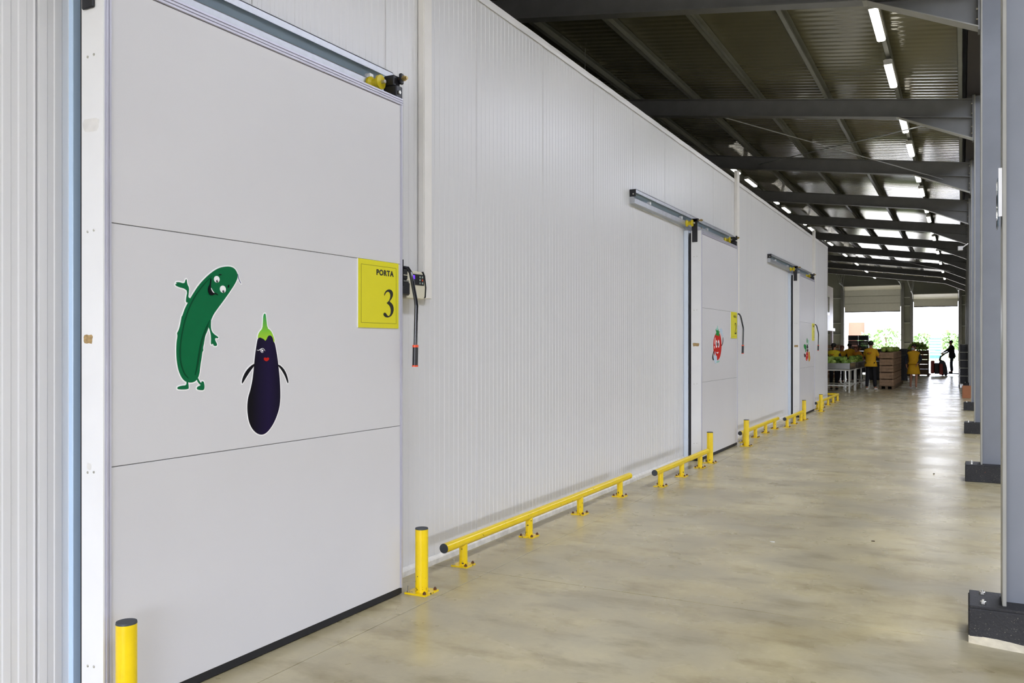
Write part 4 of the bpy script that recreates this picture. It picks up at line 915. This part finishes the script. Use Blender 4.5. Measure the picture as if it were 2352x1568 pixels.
CAB = [cabbage_mesh(1, 'cabbage'), cabbage_mesh(2, 'cabbage'), cabbage_mesh(3, 'cabbage_dark')]
rc = random.Random(11)
def heap(x0, x1, y0, y1, z, layers, label, group, step=0.165, r=0.08):
    n = 0
    for L in range(layers):
        ins = L * step * 0.55; nx = max(1, int((x1 - x0 - 2 * ins) / step)); ny = max(1, int((y1 - y0 - 2 * ins) / step))
        for i in range(nx):
            for j in range(ny):
                if L and rc.random() < 0.25: continue
                if L < layers - 1 and 1 < i < nx - 2 and 1 < j < ny - 2: continue
                o = bpy.data.objects.new('cabbage', rc.choice(CAB)); COL.objects.link(o)
                s = rc.uniform(0.85, 1.1)
                o.location = (x0 + ins + (i + 0.5) * (x1 - x0 - 2 * ins) / nx + rc.uniform(-.015, .015), y0 + ins + (j + 0.5) * (y1 - y0 - 2 * ins) / ny + rc.uniform(-.015, .015), z + r + L * step * 0.72)
                o.rotation_euler = (rc.uniform(-.5, .5), rc.uniform(-.5, .5), rc.uniform(0, 6.28)); o.scale = (s, s, s)
                tag(o, label, 'cabbage', group); n += 1
    return n

def sorting_table(x0, x1, y0, y1, label):
    r = root('sorting_table', label, 'table', 'steel tray tables for sorting')
    t = MB(); zb, z1, w = 0.78, 0.99, 0.012
    t.box(x0, x1, y0, y1, zb, zb + 0.012)
    t.box(x0, x1, y0, y0 + w, zb, z1).box(x0, x1, y1 - w, y1, zb, z1).box(x0, x0 + w, y0, y1, zb, z1).box(x1 - w, x1, y0, y1, zb, z1)
    t.build('tray', 'stainless', r)
    ys = [y0 + 0.03, y1 - 0.03] if y1 - y0 < 2 else [y0 + 0.03, (y0 + y1) / 2, y1 - 0.03]
    for x in (x0 + 0.03, x1 - 0.03):
        for y in ys: MB().box(x - 0.025, x + 0.025, y - 0.025, y + 0.025, 0, zb).build('leg', 'table_white', r)
    for y in (ys[0], ys[-1]):
        MB().box(x0 + 0.05, x1 - 0.05, y - 0.02, y + 0.02, 0.22, 0.26).build('stretcher', 'table_white', r)
        MB().box(x0 + 0.05, x1 - 0.05, y - 0.02, y + 0.02, zb - 0.045, zb - 0.001).build('apron', 'table_white', r)
    for x in (x0 + 0.03, x1 - 0.03):
        for a, b in zip(ys[:-1], ys[1:]):
            MB().box(x - 0.02, x + 0.02, a + 0.025, b - 0.025, 0.22, 0.26).build('stretcher', 'table_white', r)
            MB().box(x - 0.02, x + 0.02, a + 0.025, b - 0.025, zb - 0.045, zb - 0.001).build('apron', 'table_white', r)
    return settle(r)
sorting_table(-4.75, -3.3, 30.3, 31.95, 'steel tray table with white legs heaped with cabbages, nearest of the two')
sorting_table(-3.72, -3.3, 32.15, 36.0, 'steel tray table with white legs behind the nearest one, beside the man')
heap(-4.45, -3.34, 30.36, 31.9, 0.79, 3, 'green cabbage heaped in the nearest steel tray table', 'cabbages in the nearest tray')
heap(-3.69, -3.33, 32.2, 35.9, 0.79, 3, 'green cabbage heaped in the second steel tray table', 'cabbages in the second tray')

def crate_mesh(name, w, d, h, m, slats=3, fill=0.84):
    c = MB(); t = 0.012
    c.box(0, w, 0, d, 0.0, 0.012)
    sh = (h - (0.008 if fill == 0.97 else 0.03)) / slats
    for k in range(slats):
        z0 = k * sh + 0.004; z1 = z0 + sh * fill
        c.box(0, w, 0, t, z0, z1).box(0, w, d - t, d, z0, z1).box(0, t, t, d - t, z0, z1).box(w - t, w, t, d - t, z0, z1)
    for x, y in ((t, t), (w - t - 0.03, t), (t, d - t - 0.03), (w - t - 0.03, d - t - 0.03)): c.box(x, x + 0.03, y, y + 0.03, 0.012, h - 0.004)
    return c.mesh(name, m)
def pallet(x0, y0, w, d, label):
    r = root('pallet', label, 'pallet', 'pallets under the crates')
    for k in range(5): MB().box(x0, x0 + w, y0 + k * (d - 0.1) / 4, y0 + k * (d - 0.1) / 4 + 0.1, 0.10, 0.124).build('deck_board', 'pallet_wood', r)
    for k in range(3): MB().box(x0 + k * (w - 0.09) / 2, x0 + k * (w - 0.09) / 2 + 0.09, y0, y0 + d, 0.0, 0.099).build('stringer', 'pallet_wood', r)
    return settle(r)
TIER = ['bottom', 'second-tier', 'third-tier', 'fourth-tier', 'fifth-tier', 'sixth-tier', 'seventh-tier', 'eighth-tier']
def stacks(name, me, spots, tiers, h, z0, fmt, group):
    for i, (x, y) in enumerate(spots):
        for k in range(tiers):
            o = link_mesh(name, me, None, (x, y, z0 + k * h)); tag(o, fmt.format(t=TIER[k] if k < tiers - 1 else 'topmost', n=ORD[i]), 'crate', group)
cw = crate_mesh('vegetable_crate', 0.47, 0.60, 0.246, 'crate_wood', 2, 0.955); cd = crate_mesh('vegetable_crate', 0.47, 0.56, 0.246, 'crate_dark', 2, 0.955); ck = crate_mesh('black_crate', 0.50, 0.44, 0.285, 'crate_black', 4, 0.97)
spA = [(-2.66, 33.55 + 0.64 * k) for k in range(7)]
for k in range(4): pallet(-2.68, 33.5 + 1.28 * k, 0.52, 1.2, f'wooden pallet under the brown crate row, {ORD[k]} from the man in yellow')
stacks('vegetable_crate', cw, spA, 5, 0.247, 0.125, '{t} brown crate of the {n} stack behind the man in the amber shirt', 'brown crates in the long row')
heap(-2.64, -2.21, 33.6, 37.9, 1.34, 1, 'green cabbage on top of the long brown crate row', 'cabbages on the crate row')
spB = [(-2.5 + 0.5 * i, 48.2 + 0.6 * j) for j in range(2) for i in range(2)]
pallet(-2.52, 48.18, 1.02, 1.2, 'wooden pallet carried by the red pallet truck')
stacks('vegetable_crate', cd, spB, 5, 0.247, 0.125, '{t} dark brown crate of the {n} stack on the pallet truck', 'dark crates on the pallet truck')
heap(-2.48, -1.55, 48.25, 49.3, 1.34, 3, 'green cabbage heaped on the crates of the pallet truck', 'cabbages on the pallet truck load')
spC = [(-5.55 + 0.53 * i, 50.0) for i in range(2)]
stacks('black_crate', ck, spC, 7, 0.287, 0.125, '{t} black plastic crate of the {n} stack before the wide gate', 'black crates before the wide gate')
pallet(-5.56, 49.95, 1.06, 0.6, 'wooden pallet under the tall black crates before the wide gate')
spD = [(-3.75 + 0.53 * i, 42.0) for i in range(3)]
stacks('black_crate', ck, spD, 5, 0.287, 0.0, '{t} black plastic crate of the {n} stack behind the brown crate row', 'black crates behind the crate row')
wt = crate_mesh('wooden_tray', 1.0, 0.7, 0.20, 'crate_wood', 2)
stacks('wooden_tray', wt, [(-6.3, 44.0)], 8, 0.205, 0.0, '{t} flat wooden tray stacked behind the woman in the vest', 'wooden trays under the office')

# trolley of black crates by the columns
tr = root('crate_trolley', 'white tube trolley holding black crates beside the far columns', 'trolley')
for x in (-0.10, 0.46):
    for y in (36.55, 37.15): MB().cyl((x, y, 0.08), (x, y, 1.72), 0.018, 8).build('upright', 'table_white', tr)
for z in (0.12, 0.42, 0.72, 1.02, 1.32):
    s = MB()
    for y in (36.55, 37.15): s.cyl((-0.10, y, z), (0.46, y, z), 0.012, 6)
    for x in (-0.10, 0.46): s.cyl((x, 36.55, z), (x, 37.15, z), 0.012, 6)
    for k in range(4): s.cyl((-0.10 + 0.112 * (k + 1), 36.55, z), (-0.10 + 0.112 * (k + 1), 37.15, z), 0.006, 5)
    s.build('shelf', 'table_white', tr)
for x in (-0.10, 0.46):
    for y in (36.55, 37.15): MB().lathe([(0.01, -0.02), (0.04, -0.018), (0.04, 0.018), (0.01, 0.02)], 12, (x, y, 0.04), 'x').build('castor', 'rubber_black', tr)
settle(tr)
for k, z in enumerate((0.135, 0.435, 0.735, 1.035, 1.335)):
    o = link_mesh('black_crate', ck, None, (-0.075, 36.63, z)); tag(o, f'black crate on the {("lowest", "second", "third", "fourth", "top")[k]} shelf of the white tube trolley', 'crate', 'black crates on the trolley')
bx = root('cardboard_box', 'brown cardboard box on the floor in front of a far column', 'box')
MB().box(0.0, 0.42, 29.0, 29.4, 0.0, 0.36).build('carton', 'cardboard', bx, bevel=0.004)
MB().box(0.0, 0.21, 29.0, 29.4, 0.361, 0.365).build('flap', 'cardboard', bx); MB().box(0.213, 0.42, 29.0, 29.4, 0.361, 0.365).build('flap', 'cardboard', bx)
settle(bx)

# office box on the far side
of = root('office_cabin', 'white raised office box beyond the end of the cold store', 'office')
MB().box(-12, -7.9, 40, 62.4, 2.75, 5.55).build('upper_wall', 'office_white', of)
MB().box(-12, -7.78, 40, 62.5, 2.55, 2.75).build('floor_slab', 'office_white', of)
MB().box(-12, -8.6, 40, 62.4, 0, 2.55).build('lower_wall', 'beam_grey', of)
for k in range(5):
    w = MB().box(-7.9, -7.88, 41.5 + 4.2 * k, 43.7 + 4.2 * k, 3.6, 4.9).build('window', 'trim_white', of)
    MB().box(-7.88, -7.872, 41.6 + 4.2 * k, 43.6 + 4.2 * k, 3.7, 4.8).build('pane', 'dark_glass', w)
for y in (40.2, 51, 62.2): MB().box(-8.05, -7.9, y - 0.08, y + 0.08, 0, 2.55).build('post', 'office_white', of)
settle(of)

# pallet truck
pt = root('pallet_truck', 'red and black electric pallet truck in front of the narrow gate', 'pallet truck')
MB().box(-1.45, -1.28, 49.25, 49.95, 0.12, 0.78).build('battery_guard', 'jack_red', pt, bevel=0.03)
MB().box(-1.28, -1.06, 49.2, 50.0, 0.10, 0.66).build('battery', 'jack_black', pt, bevel=0.02)
MB().prism([(-1.06, 0.06), (-0.66, 0.10), (-0.70, 0.45), (-0.78, 0.72), (-0.88, 0.80), (-1.06, 0.78)], 49.35, 49.85, 'y').build('drive_cover', 'jack_black', pt, bevel=0.03)
MB().box(-1.05, -0.88, 49.28, 49.35, 0.06, 0.62).build('front_cover', 'jack_red', pt, bevel=0.015)
MB().tube([(-0.92, 49.6, 0.74), (-1.03, 49.6, 0.82), (-1.0, 49.6, 0.98), (-0.80, 49.6, 1.14)], [0.06, 0.055, 0.04, 0.035], 8).build('tiller', 'jack_black', pt, smooth=True)
MB().tube([(-0.86, 49.45, 1.10), (-0.78, 49.5, 1.16), (-0.78, 49.7, 1.16), (-0.86, 49.75, 1.10)], 0.02, 8).build('tiller_grip', 'jack_black', pt, smooth=True)
for y in (49.32, 49.82): MB().box(-2.5, -1.45, y - 0.08, y + 0.08, 0.045, 0.095).build('fork', 'jack_red', pt, bevel=0.01)
MB().box(-0.70, -0.15, 49.4, 49.95, 0.10, 0.14).build('platform', 'jack_black', pt, bevel=0.01)
for x, y in ((-0.9, 49.6), (-0.75, 49.32), (-0.75, 49.88)): MB().lathe([(0.02, -0.03), (0.07, -0.03), (0.07, 0.03), (0.02, 0.03)], 14, (x, y, 0.07), 'y').build('wheel', 'rubber_black', pt)
settle(pt)

# ------------------------------------------------------------------ people
def skin_mesh(nodes, edges, rootn, sub=1):
    names = list(nodes); idx = {n: i for i, n in enumerate(names)}
    me = bpy.data.meshes.new('figure'); me.from_pydata([nodes[n][0] for n in names], [(idx[a], idx[b]) for a, b in edges], []); me.update()
    o = bpy.data.objects.new('figure', me); COL.objects.link(o)
    o.modifiers.new('skin', 'SKIN').use_smooth_shade = True
    o.modifiers.new('sub', 'SUBSURF').levels = sub
    for n in names:
        sv = me.skin_vertices[0].data[idx[n]]; r = nodes[n][1]; sv.radius = (r, r) if not isinstance(r, tuple) else r; sv.use_root = (n == rootn)
    dg = bpy.context.evaluated_depsgraph_get(); dg.update()
    res = bpy.data.meshes.new_from_object(o.evaluated_get(dg)); bpy.data.objects.remove(o)
    for p in res.polygons: p.use_smooth = True
    return res

def person(label, x, y, rz, height=1.72, z=0.0, lean=0.0, arms=None, legs=None, top='shirt_amber', sleeve=None, bottom='cloth_black', shoe='shoe_black', hair='hair_dark', style='short',
           dress=False, mask=False, print_back=False, head_turn=0.0, long_sleeve=False, group='workers in the packing area'):
    r = root('person', label, 'person', group)
    s = height / 1.75
    J = {'pelvis': ((0, 0, .95), .125), 'waist': ((0, .0, 1.1), .118), 'chest': ((0, .0, 1.29), .135), 'neckb': ((0, -.01, 1.44), .075), 'neck': ((0, .005, 1.51), .05), 'jaw': ((0, .03, 1.575), .066), 'head': ((0, .01, 1.655), .088), 'crown': ((0, .0, 1.705), .062)}
    A = {'L': [(-.18, -.01, 1.40), (-.25, .0, 1.14), (-.26, .10, .91)], 'R': [(.18, -.01, 1.40), (.25, .0, 1.14), (.26, .10, .91)]}
    G = {'L': [(-.09, 0, .90), (-.10, .03, .50), (-.10, -.02, .09), (-.11, .13, .04)], 'R': [(.09, 0, .90), (.10, .03, .50), (.10, -.02, .09), (.11, .13, .04)]}
    if arms: A.update(arms)
    if legs: G.update(legs)
    def tilt(p):
        a = lean; dy, dz = p[1], p[2] - .95
        return (p[0], dy * math.cos(a) + dz * math.sin(a), .95 + dz * math.cos(a) - dy * math.sin(a))
    for n in J:
        if n != 'pelvis': J[n] = (tilt(J[n][0]), J[n][1])
    for k in A: A[k] = [tilt(A[k][0])] + list(A[k][1:]) if arms and k in arms else [tilt(q) for q in A[k]]
    E = [('pelvis', 'waist'), ('waist', 'chest'), ('chest', 'neckb'), ('neckb', 'neck'), ('neck', 'jaw'), ('jaw', 'head'), ('head', 'crown')]
    for k in 'LR':
        sh, el, wr = [Vector(q) for q in A[k]]
        d = (wr - el).normalized(); palm = wr + d * .055
        J['sh' + k] = (tuple(sh), .06); J['el' + k] = (tuple(el), .043); J['wr' + k] = (tuple(wr), .028); J['pa' + k] = (tuple(palm), .032)
        E += [('neckb', 'sh' + k), ('sh' + k, 'el' + k), ('el' + k, 'wr' + k), ('wr' + k, 'pa' + k)]
        side = d.cross(Vector((1 if abs(d.x) < .8 else 0, 0, 0 if abs(d.x) < .8 else 1)));
        if side.length < .1: side = Vector((0, 1, 0))
        side.normalize(); nrm = d.cross(side).normalized()
        for f, (o_, ln) in enumerate(((-.028, .062), (-.010, .078), (.010, .074), (.027, .058))):
            a = palm + side * o_ + d * .035; b = a + d * ln * .55 + nrm * .008; c = b + d * ln * .4 + nrm * .02
            J[f'f{f}a{k}'] = (tuple(a), .011); J[f'f{f}b{k}'] = (tuple(b), .009); J[f'f{f}c{k}'] = (tuple(c), .008)
            E += [('pa' + k, f'f{f}a{k}'), (f'f{f}a{k}', f'f{f}b{k}'), (f'f{f}b{k}', f'f{f}c{k}')]
        t1 = wr + d * .03 - side * .04; t2 = t1 + d * .035 - side * .018
        J['t1' + k] = (tuple(t1), .012); J['t2' + k] = (tuple(t2), .009); E += [('wr' + k, 't1' + k), ('t1' + k, 't2' + k)]
        hp, kn, an, to = G[k]
        J['hp' + k] = (hp, .088); J['kn' + k] = (kn, .056); J['an' + k] = (an, .038); J['to' + k] = (to, .034)
        E += [('pelvis', 'hp' + k), ('hp' + k, 'kn' + k), ('kn' + k, 'an' + k), ('an' + k, 'to' + k)]
    def add(name, me, m, par=r):
        me.materials.clear(); me.materials.append(MATS[m]); me.name = name; return link_mesh(name, me, par)
    add('body', skin_mesh(J, E, 'pelvis'), 'skin')
    def loft(rings, n=18):
        vs = []; fs = []
        for z, rx, ry in rings:
            for k in range(n):
                q = 2 * PI * k / n; vs.append(tilt((rx * math.cos(q), ry * math.sin(q), z)))
        for i in range(len(rings) - 1):
            for k in range(n): fs.append((i * n + k, i * n + (k + 1) % n, (i + 1) * n + (k + 1) % n, (i + 1) * n + k))
        return MB().add(vs, fs)
    low = 0.84 if not dress else 0.98
    tm = loft([(low, .225, .172), (.95, .208, .162), (1.08, .172, .138), (1.22, .182, .142), (1.32, .20, .144), (1.39, .236, .134), (1.44, .225, .115), (1.472, .16, .10), (1.495, .082, .082)])
    st = add('shirt' if not dress else 'dress_top', tm.mesh('shirt', top, smooth='all'), top)
    for k in 'LR':
        sh, el, wr = [Vector(q) for q in A[k]]
        if sleeve: N = {'a': (tuple(sh), .066), 'b': (tuple(el), .054), 'c': (tuple(wr), .041)}
        elif long_sleeve: N = {'a': (tuple(sh), .07), 'b': (tuple(el), .057), 'c': (tuple(wr), .042)}
        else: N = {'a': (tuple(sh), .07), 'b': (tuple(sh.lerp(el, .5)), .066), 'c': (tuple(sh.lerp(el, .88)), .064)}
        add('sleeve', skin_mesh(N, [('a', 'b'), ('b', 'c')], 'a'), sleeve or top)
    if dress:
        prof = [(.155, 1.02), (.17, .95), (.205, .80), (.245, .58), (.24, .575), (.2, .8), (.15, 1.0)]
        b = MB(); b.lathe(prof, 20); b.v = [(vx * 1.0, vy * .8, vz) for vx, vy, vz in b.v]
        b.f = [f for f in b.f if len(f) == 4]; add('skirt', b.mesh('skirt', top, smooth='all'), top)
    else:
        Tn = {'pelvis': (J['pelvis'][0], .126)}; TE = []
        for k in 'LR':
            Tn['hp' + k] = (J['hp' + k][0], .090); Tn['kn' + k] = (J['kn' + k][0], .078); Tn['an' + k] = (tuple(Vector(J['an' + k][0]) + Vector((0, 0, .0))), .062)
            TE += [('pelvis', 'hp' + k), ('hp' + k, 'kn' + k), ('kn' + k, 'an' + k)]
        add('trousers', skin_mesh(Tn, TE, 'pelvis'), bottom)
    for k in 'LR':
        an, to = Vector(J['an' + k][0]), Vector(J['to' + k][0])
        heel = an + (an - to).normalized() * .035; heel.z = to.z
        add('shoe', skin_mesh({'a': (tuple(heel), .036), 'b': (tuple(heel.lerp(to, .55)), .043), 'c': (tuple(to), .034)}, [('a', 'b'), ('b', 'c')], 'b'), shoe)
    hd = Vector(J['head'][0]); hm = MB()
    hm.ball((hd.x, hd.y - .012, hd.z + .022), .098, .102, .09, 14, 9)
    if style == 'long': hm.ball((hd.x, hd.y - .06, hd.z - .06), .07, .055, .11, 10, 7)
    if style == 'bun': hm.ball((hd.x, hd.y - .11, hd.z + .03), .05, .05, .05, 10, 6)
    if style == 'tail': hm.ball((hd.x + .0, hd.y - .11, hd.z - .05), .035, .04, .12, 10, 7)
    hm.v = [(a, min(b_, hd.y + .055 + .4 * max(0, c - hd.z - .03)), c) for a, b_, c in hm.v]
    add('hair', hm.mesh('hair', hair, smooth='all'), hair)
    fm = MB().ball((hd.x, hd.y + .095, hd.z - .022), .013, .018, .022, 8, 5); add('nose', fm.mesh('nose', 'skin', smooth='all'), 'skin')
    for sx in (-1, 1):
        add('ear', MB().ball((hd.x + sx * .092, hd.y, hd.z - .015), .014, .022, .03, 8, 5).mesh('ear', 'skin', smooth='all'), 'skin')
        add('eye', MB().ball((hd.x + sx * .032, hd.y + .082, hd.z + .002), .011, .008, .008, 8, 5).mesh('eye', 'print_black', smooth='all'), 'print_black')
    add('mouth', MB().ball((hd.x, hd.y + .083, hd.z - .07), .024, .008, .007, 8, 5).mesh('mouth', 'print_red', smooth='all'), 'print_red')
    if mask: add('face_mask', MB().ball((hd.x, hd.y + .055, hd.z - .078), .066, .05, .042, 12, 7).mesh('face_mask', 'mask_blue', smooth='all'), 'mask_blue')
    if head_turn:
        c = Matrix.Translation(Vector((0, 0, 0)) + hd) @ Matrix.Rotation(head_turn, 4, 'Z') @ Matrix.Translation(-hd)
        for o in r.children:
            if o.name.split('.')[0] in ('hair', 'nose', 'ear', 'eye', 'mouth', 'face_mask'): o.data.transform(c)
    if print_back:
        q = MB(); ch = Vector(J['chest'][0])
        for a, b_, w, h, mm in ((-.07, .03, .13, .016, 'print_red'), (-.09, -.005, .05, .02, 'cloth_navy'), (-.03, -.02, .05, .012, 'cloth_navy')):
            pm = MB().box(a, a + w, ch.y - .172, ch.y - .150, ch.z + b_, ch.z + b_ + h); add('back_print', pm.mesh('back_print', mm), mm)
    r.scale = (s, s, s); r.location = (x, y, z); r.rotation_euler = (0, 0, rz)
    return r
fwd = lambda sx, h=1.08, ry=.34: [(sx * .18, .0, 1.40), (sx * .26, .06, 1.16), (sx * .20, ry, h)]
person('man in an amber shirt and black trousers seen from behind, beside the crates', -2.88, 32.75, math.radians(-8), 1.74, arms={'R': [(.18, 0, 1.40), (.24, .10, 1.17), (.22, .34, 1.16)], 'L': [(-.18, 0, 1.40), (-.24, .12, 1.2), (-.20, .38, 1.22)]},
       legs={'R': [(.09, 0, .9), (.12, .03, .5), (.15, -.02, .09), (.19, .12, .04)], 'L': [(-.09, 0, .9), (-.11, .02, .5), (-.13, -.02, .09), (-.15, .13, .04)]}, top='shirt_amber', print_back=True, shoe='shoe_white')
person('woman in a yellow dress with a lowered face mask walking up the aisle', -1.58, 34.5, PI + math.radians(10), 1.62, arms={'L': [(-.18, -.01, 1.40), (-.28, -.02, 1.16), (-.12, .16, .98)], 'R': [(.18, -.01, 1.40), (.28, -.10, 1.17), (.26, -.02, .93)]},
       legs={'L': [(-.09, 0, .9), (-.09, .10, .5), (-.08, .08, .09), (-.08, .23, .05)], 'R': [(.09, 0, .9), (.08, -.02, .5), (.09, -.16, .10), (.09, -.02, .04)]}, top='shirt_amber', sleeve='cloth_navy', shoe='shoe_white', dress=True, mask=True, style='bun', head_turn=math.radians(-45))
person('worker in dark clothes steering the pallet truck, outlined against the narrow gate', -0.46, 49.7, PI / 2 + math.radians(6), 1.70, 0.14, arms={'L': [(-.18, .02, 1.40), (-.20, .26, 1.22), (-.14, .44, 1.10)], 'R': [(.18, .02, 1.40), (.22, .14, 1.14), (.16, .36, 1.04)]},
       legs={'L': [(-.09, 0, .9), (-.10, .06, .5), (-.10, .04, .09), (-.11, .19, .04)]}, lean=.08, top='cloth_black', bottom='cloth_jeans', long_sleeve=True, shoe='shoe_black')
person('woman in a bright yellow vest with black sleeves and a ponytail, behind the nearest table', -4.08, 32.4, math.radians(-12), 1.66, arms={'R': fwd(1, 1.0, .30), 'L': fwd(-1, 1.0, .30)}, top='vest_yellow', sleeve='cloth_black', style='tail', print_back=True)
person('auburn-haired worker in amber bending over the second tray table', -4.52, 38.0, math.radians(-150), 1.60, lean=.25, arms={'R': fwd(1, 1.0, .5), 'L': fwd(-1, 1.0, .5)}, top='shirt_amber', hair='hair_auburn', style='tail', sleeve='cloth_black')
person('dark-haired worker in amber facing away, second figure along the tray table', -4.3, 39.4, math.radians(20), 1.68, lean=.12, arms={'R': fwd(1, 1.0, .4), 'L': fwd(-1, 1.0, .4)}, top='shirt_amber', style='tail')
person('dark-haired worker in orange stooping at the far end of the tray table', -4.0, 38.6, math.radians(-60), 1.60, lean=.25, arms={'R': fwd(1, 1.0, .5), 'L': fwd(-1, 1.0, .5)}, top='shirt_orange', style='long')
person('worker in orange bending close to the man in the amber shirt', -3.72, 37.3, math.radians(150), 1.58, lean=.3, arms={'R': fwd(1, 1.0, .5), 'L': fwd(-1, 1.0, .5)}, top='shirt_orange', hair='hair_auburn', style='long')

# ------------------------------------------------------------------ outside, seen through the gates
gr = MB().box(-60, 60, 98, 188, -0.02, 0.02).build('lawn', 'outdoor_grass'); tag(gr, 'pale green lawn beyond the yard', 'grass', kind='structure')
def tree_thing(x, y, h, w, seed, label):
    r = root('tree', label, 'tree', 'trees beyond the yard'); rn = random.Random(seed)
    MB().tube([(x, y, 0), (x + .1, y, h * .35), (x - .05, y, h * .7)], [.16, .12, .06], 8).build('trunk', 'bark', r, smooth=True)
    c = MB()
    for k in range(520):
        t = rn.uniform(0, 6.28); e = math.asin(rn.uniform(-.9, 1)); q = rn.uniform(.55, 1) ** .5
        lump = 1 + .25 * math.sin(3 * t + seed) * math.cos(2 * e)
        px, py, pz = x + w * q * lump * math.cos(e) * math.cos(t), y + w * q * lump * math.cos(e) * math.sin(t), h * .62 + h * .40 * q * lump * math.sin(e)
        a, b_, s = rn.uniform(0, 6.28), rn.uniform(-1, 1), rn.uniform(.12, .3)
        u = Vector((math.cos(a), math.sin(a), b_)).normalized() * s; v = u.cross(Vector((rn.uniform(-1, 1), rn.uniform(-1, 1), 1))).normalized() * s * .6
        p = Vector((px, py, pz)); c.add([p - u, p + v, p + u, p - v], [(0, 1, 2, 3)])
    c.build('crown', 'leaf_green', r)
    return settle(r, (x, y, 0))
for k, (x, y, h, w, lab) in enumerate(((-8.6, 118, 3.9, 1.5, 'round green tree seen in the wide gate next to the gate post'), (-11.0, 122, 3.3, 1.3, 'small green tree seen in the middle of the wide gate'), (-4.7, 125, 3.3, 1.1, 'small green tree seen in the narrow gate beside its post'),
                                       (-1.4, 120, 3.3, 1.1, 'green tree seen in the narrow gate behind the teal cabinet'), (0.2, 112, 3.0, 1.0, 'green bush-like tree at the far edge of the narrow gate'))):
    tree_thing(x, y, h, w, 20 + k, lab)
hb = root('house', 'pale pink house seen through the wide gate', 'house')
MB().box(-17, -11.2, 126, 134, 0, 9.5).build('wall', 'facade_white', hb)
MB().box(-13.9, -11.9, 125.8, 126, 1.2, 4.7).build('porch_panel', 'facade_pink', hb)
for x in (-14.1, -11.7): MB().box(x - .12, x + .12, 125.5, 125.8, 0, 4.9).build('pillar', 'facade_white', hb)
MB().box(-13.2, -12.8, 125.9, 125.99, 7.0, 8.6).build('window', 'dark_glass', hb)
settle(hb)
cbn = root('slatted_cabinet', 'pale teal slatted cabinet beyond the narrow gate', 'cabinet')
MB().box(-3.4, -2.2, 112, 112.6, 0.02, 2.4).build('body', 'shutter_teal', cbn)
for k in range(6): MB().box(-3.42, -2.18, 111.95, 112, 0.4 + .33 * k, 0.6 + .33 * k).build('slat', 'facade_white', cbn)
settle(cbn)
fn = root('yard_fence', 'blue steel hoop fence outside the narrow gate', 'fence')
MB().tube([(-2.0, 80, 0), (-2.0, 80, 1.1), (0.6, 80, 1.1), (0.6, 80, 0)], 0.025, 8).build('hoop', 'fence_blue', fn)
for k in range(8): MB().cyl((-1.7 + .3 * k, 80, 0.1), (-1.7 + .3 * k, 80, 1.1), 0.01, 6).build('bar', 'fence_blue', fn)
MB().cyl((-2.0, 80, 0.12), (0.6, 80, 0.12), 0.018, 8).build('bottom_bar', 'fence_blue', fn)
settle(fn)
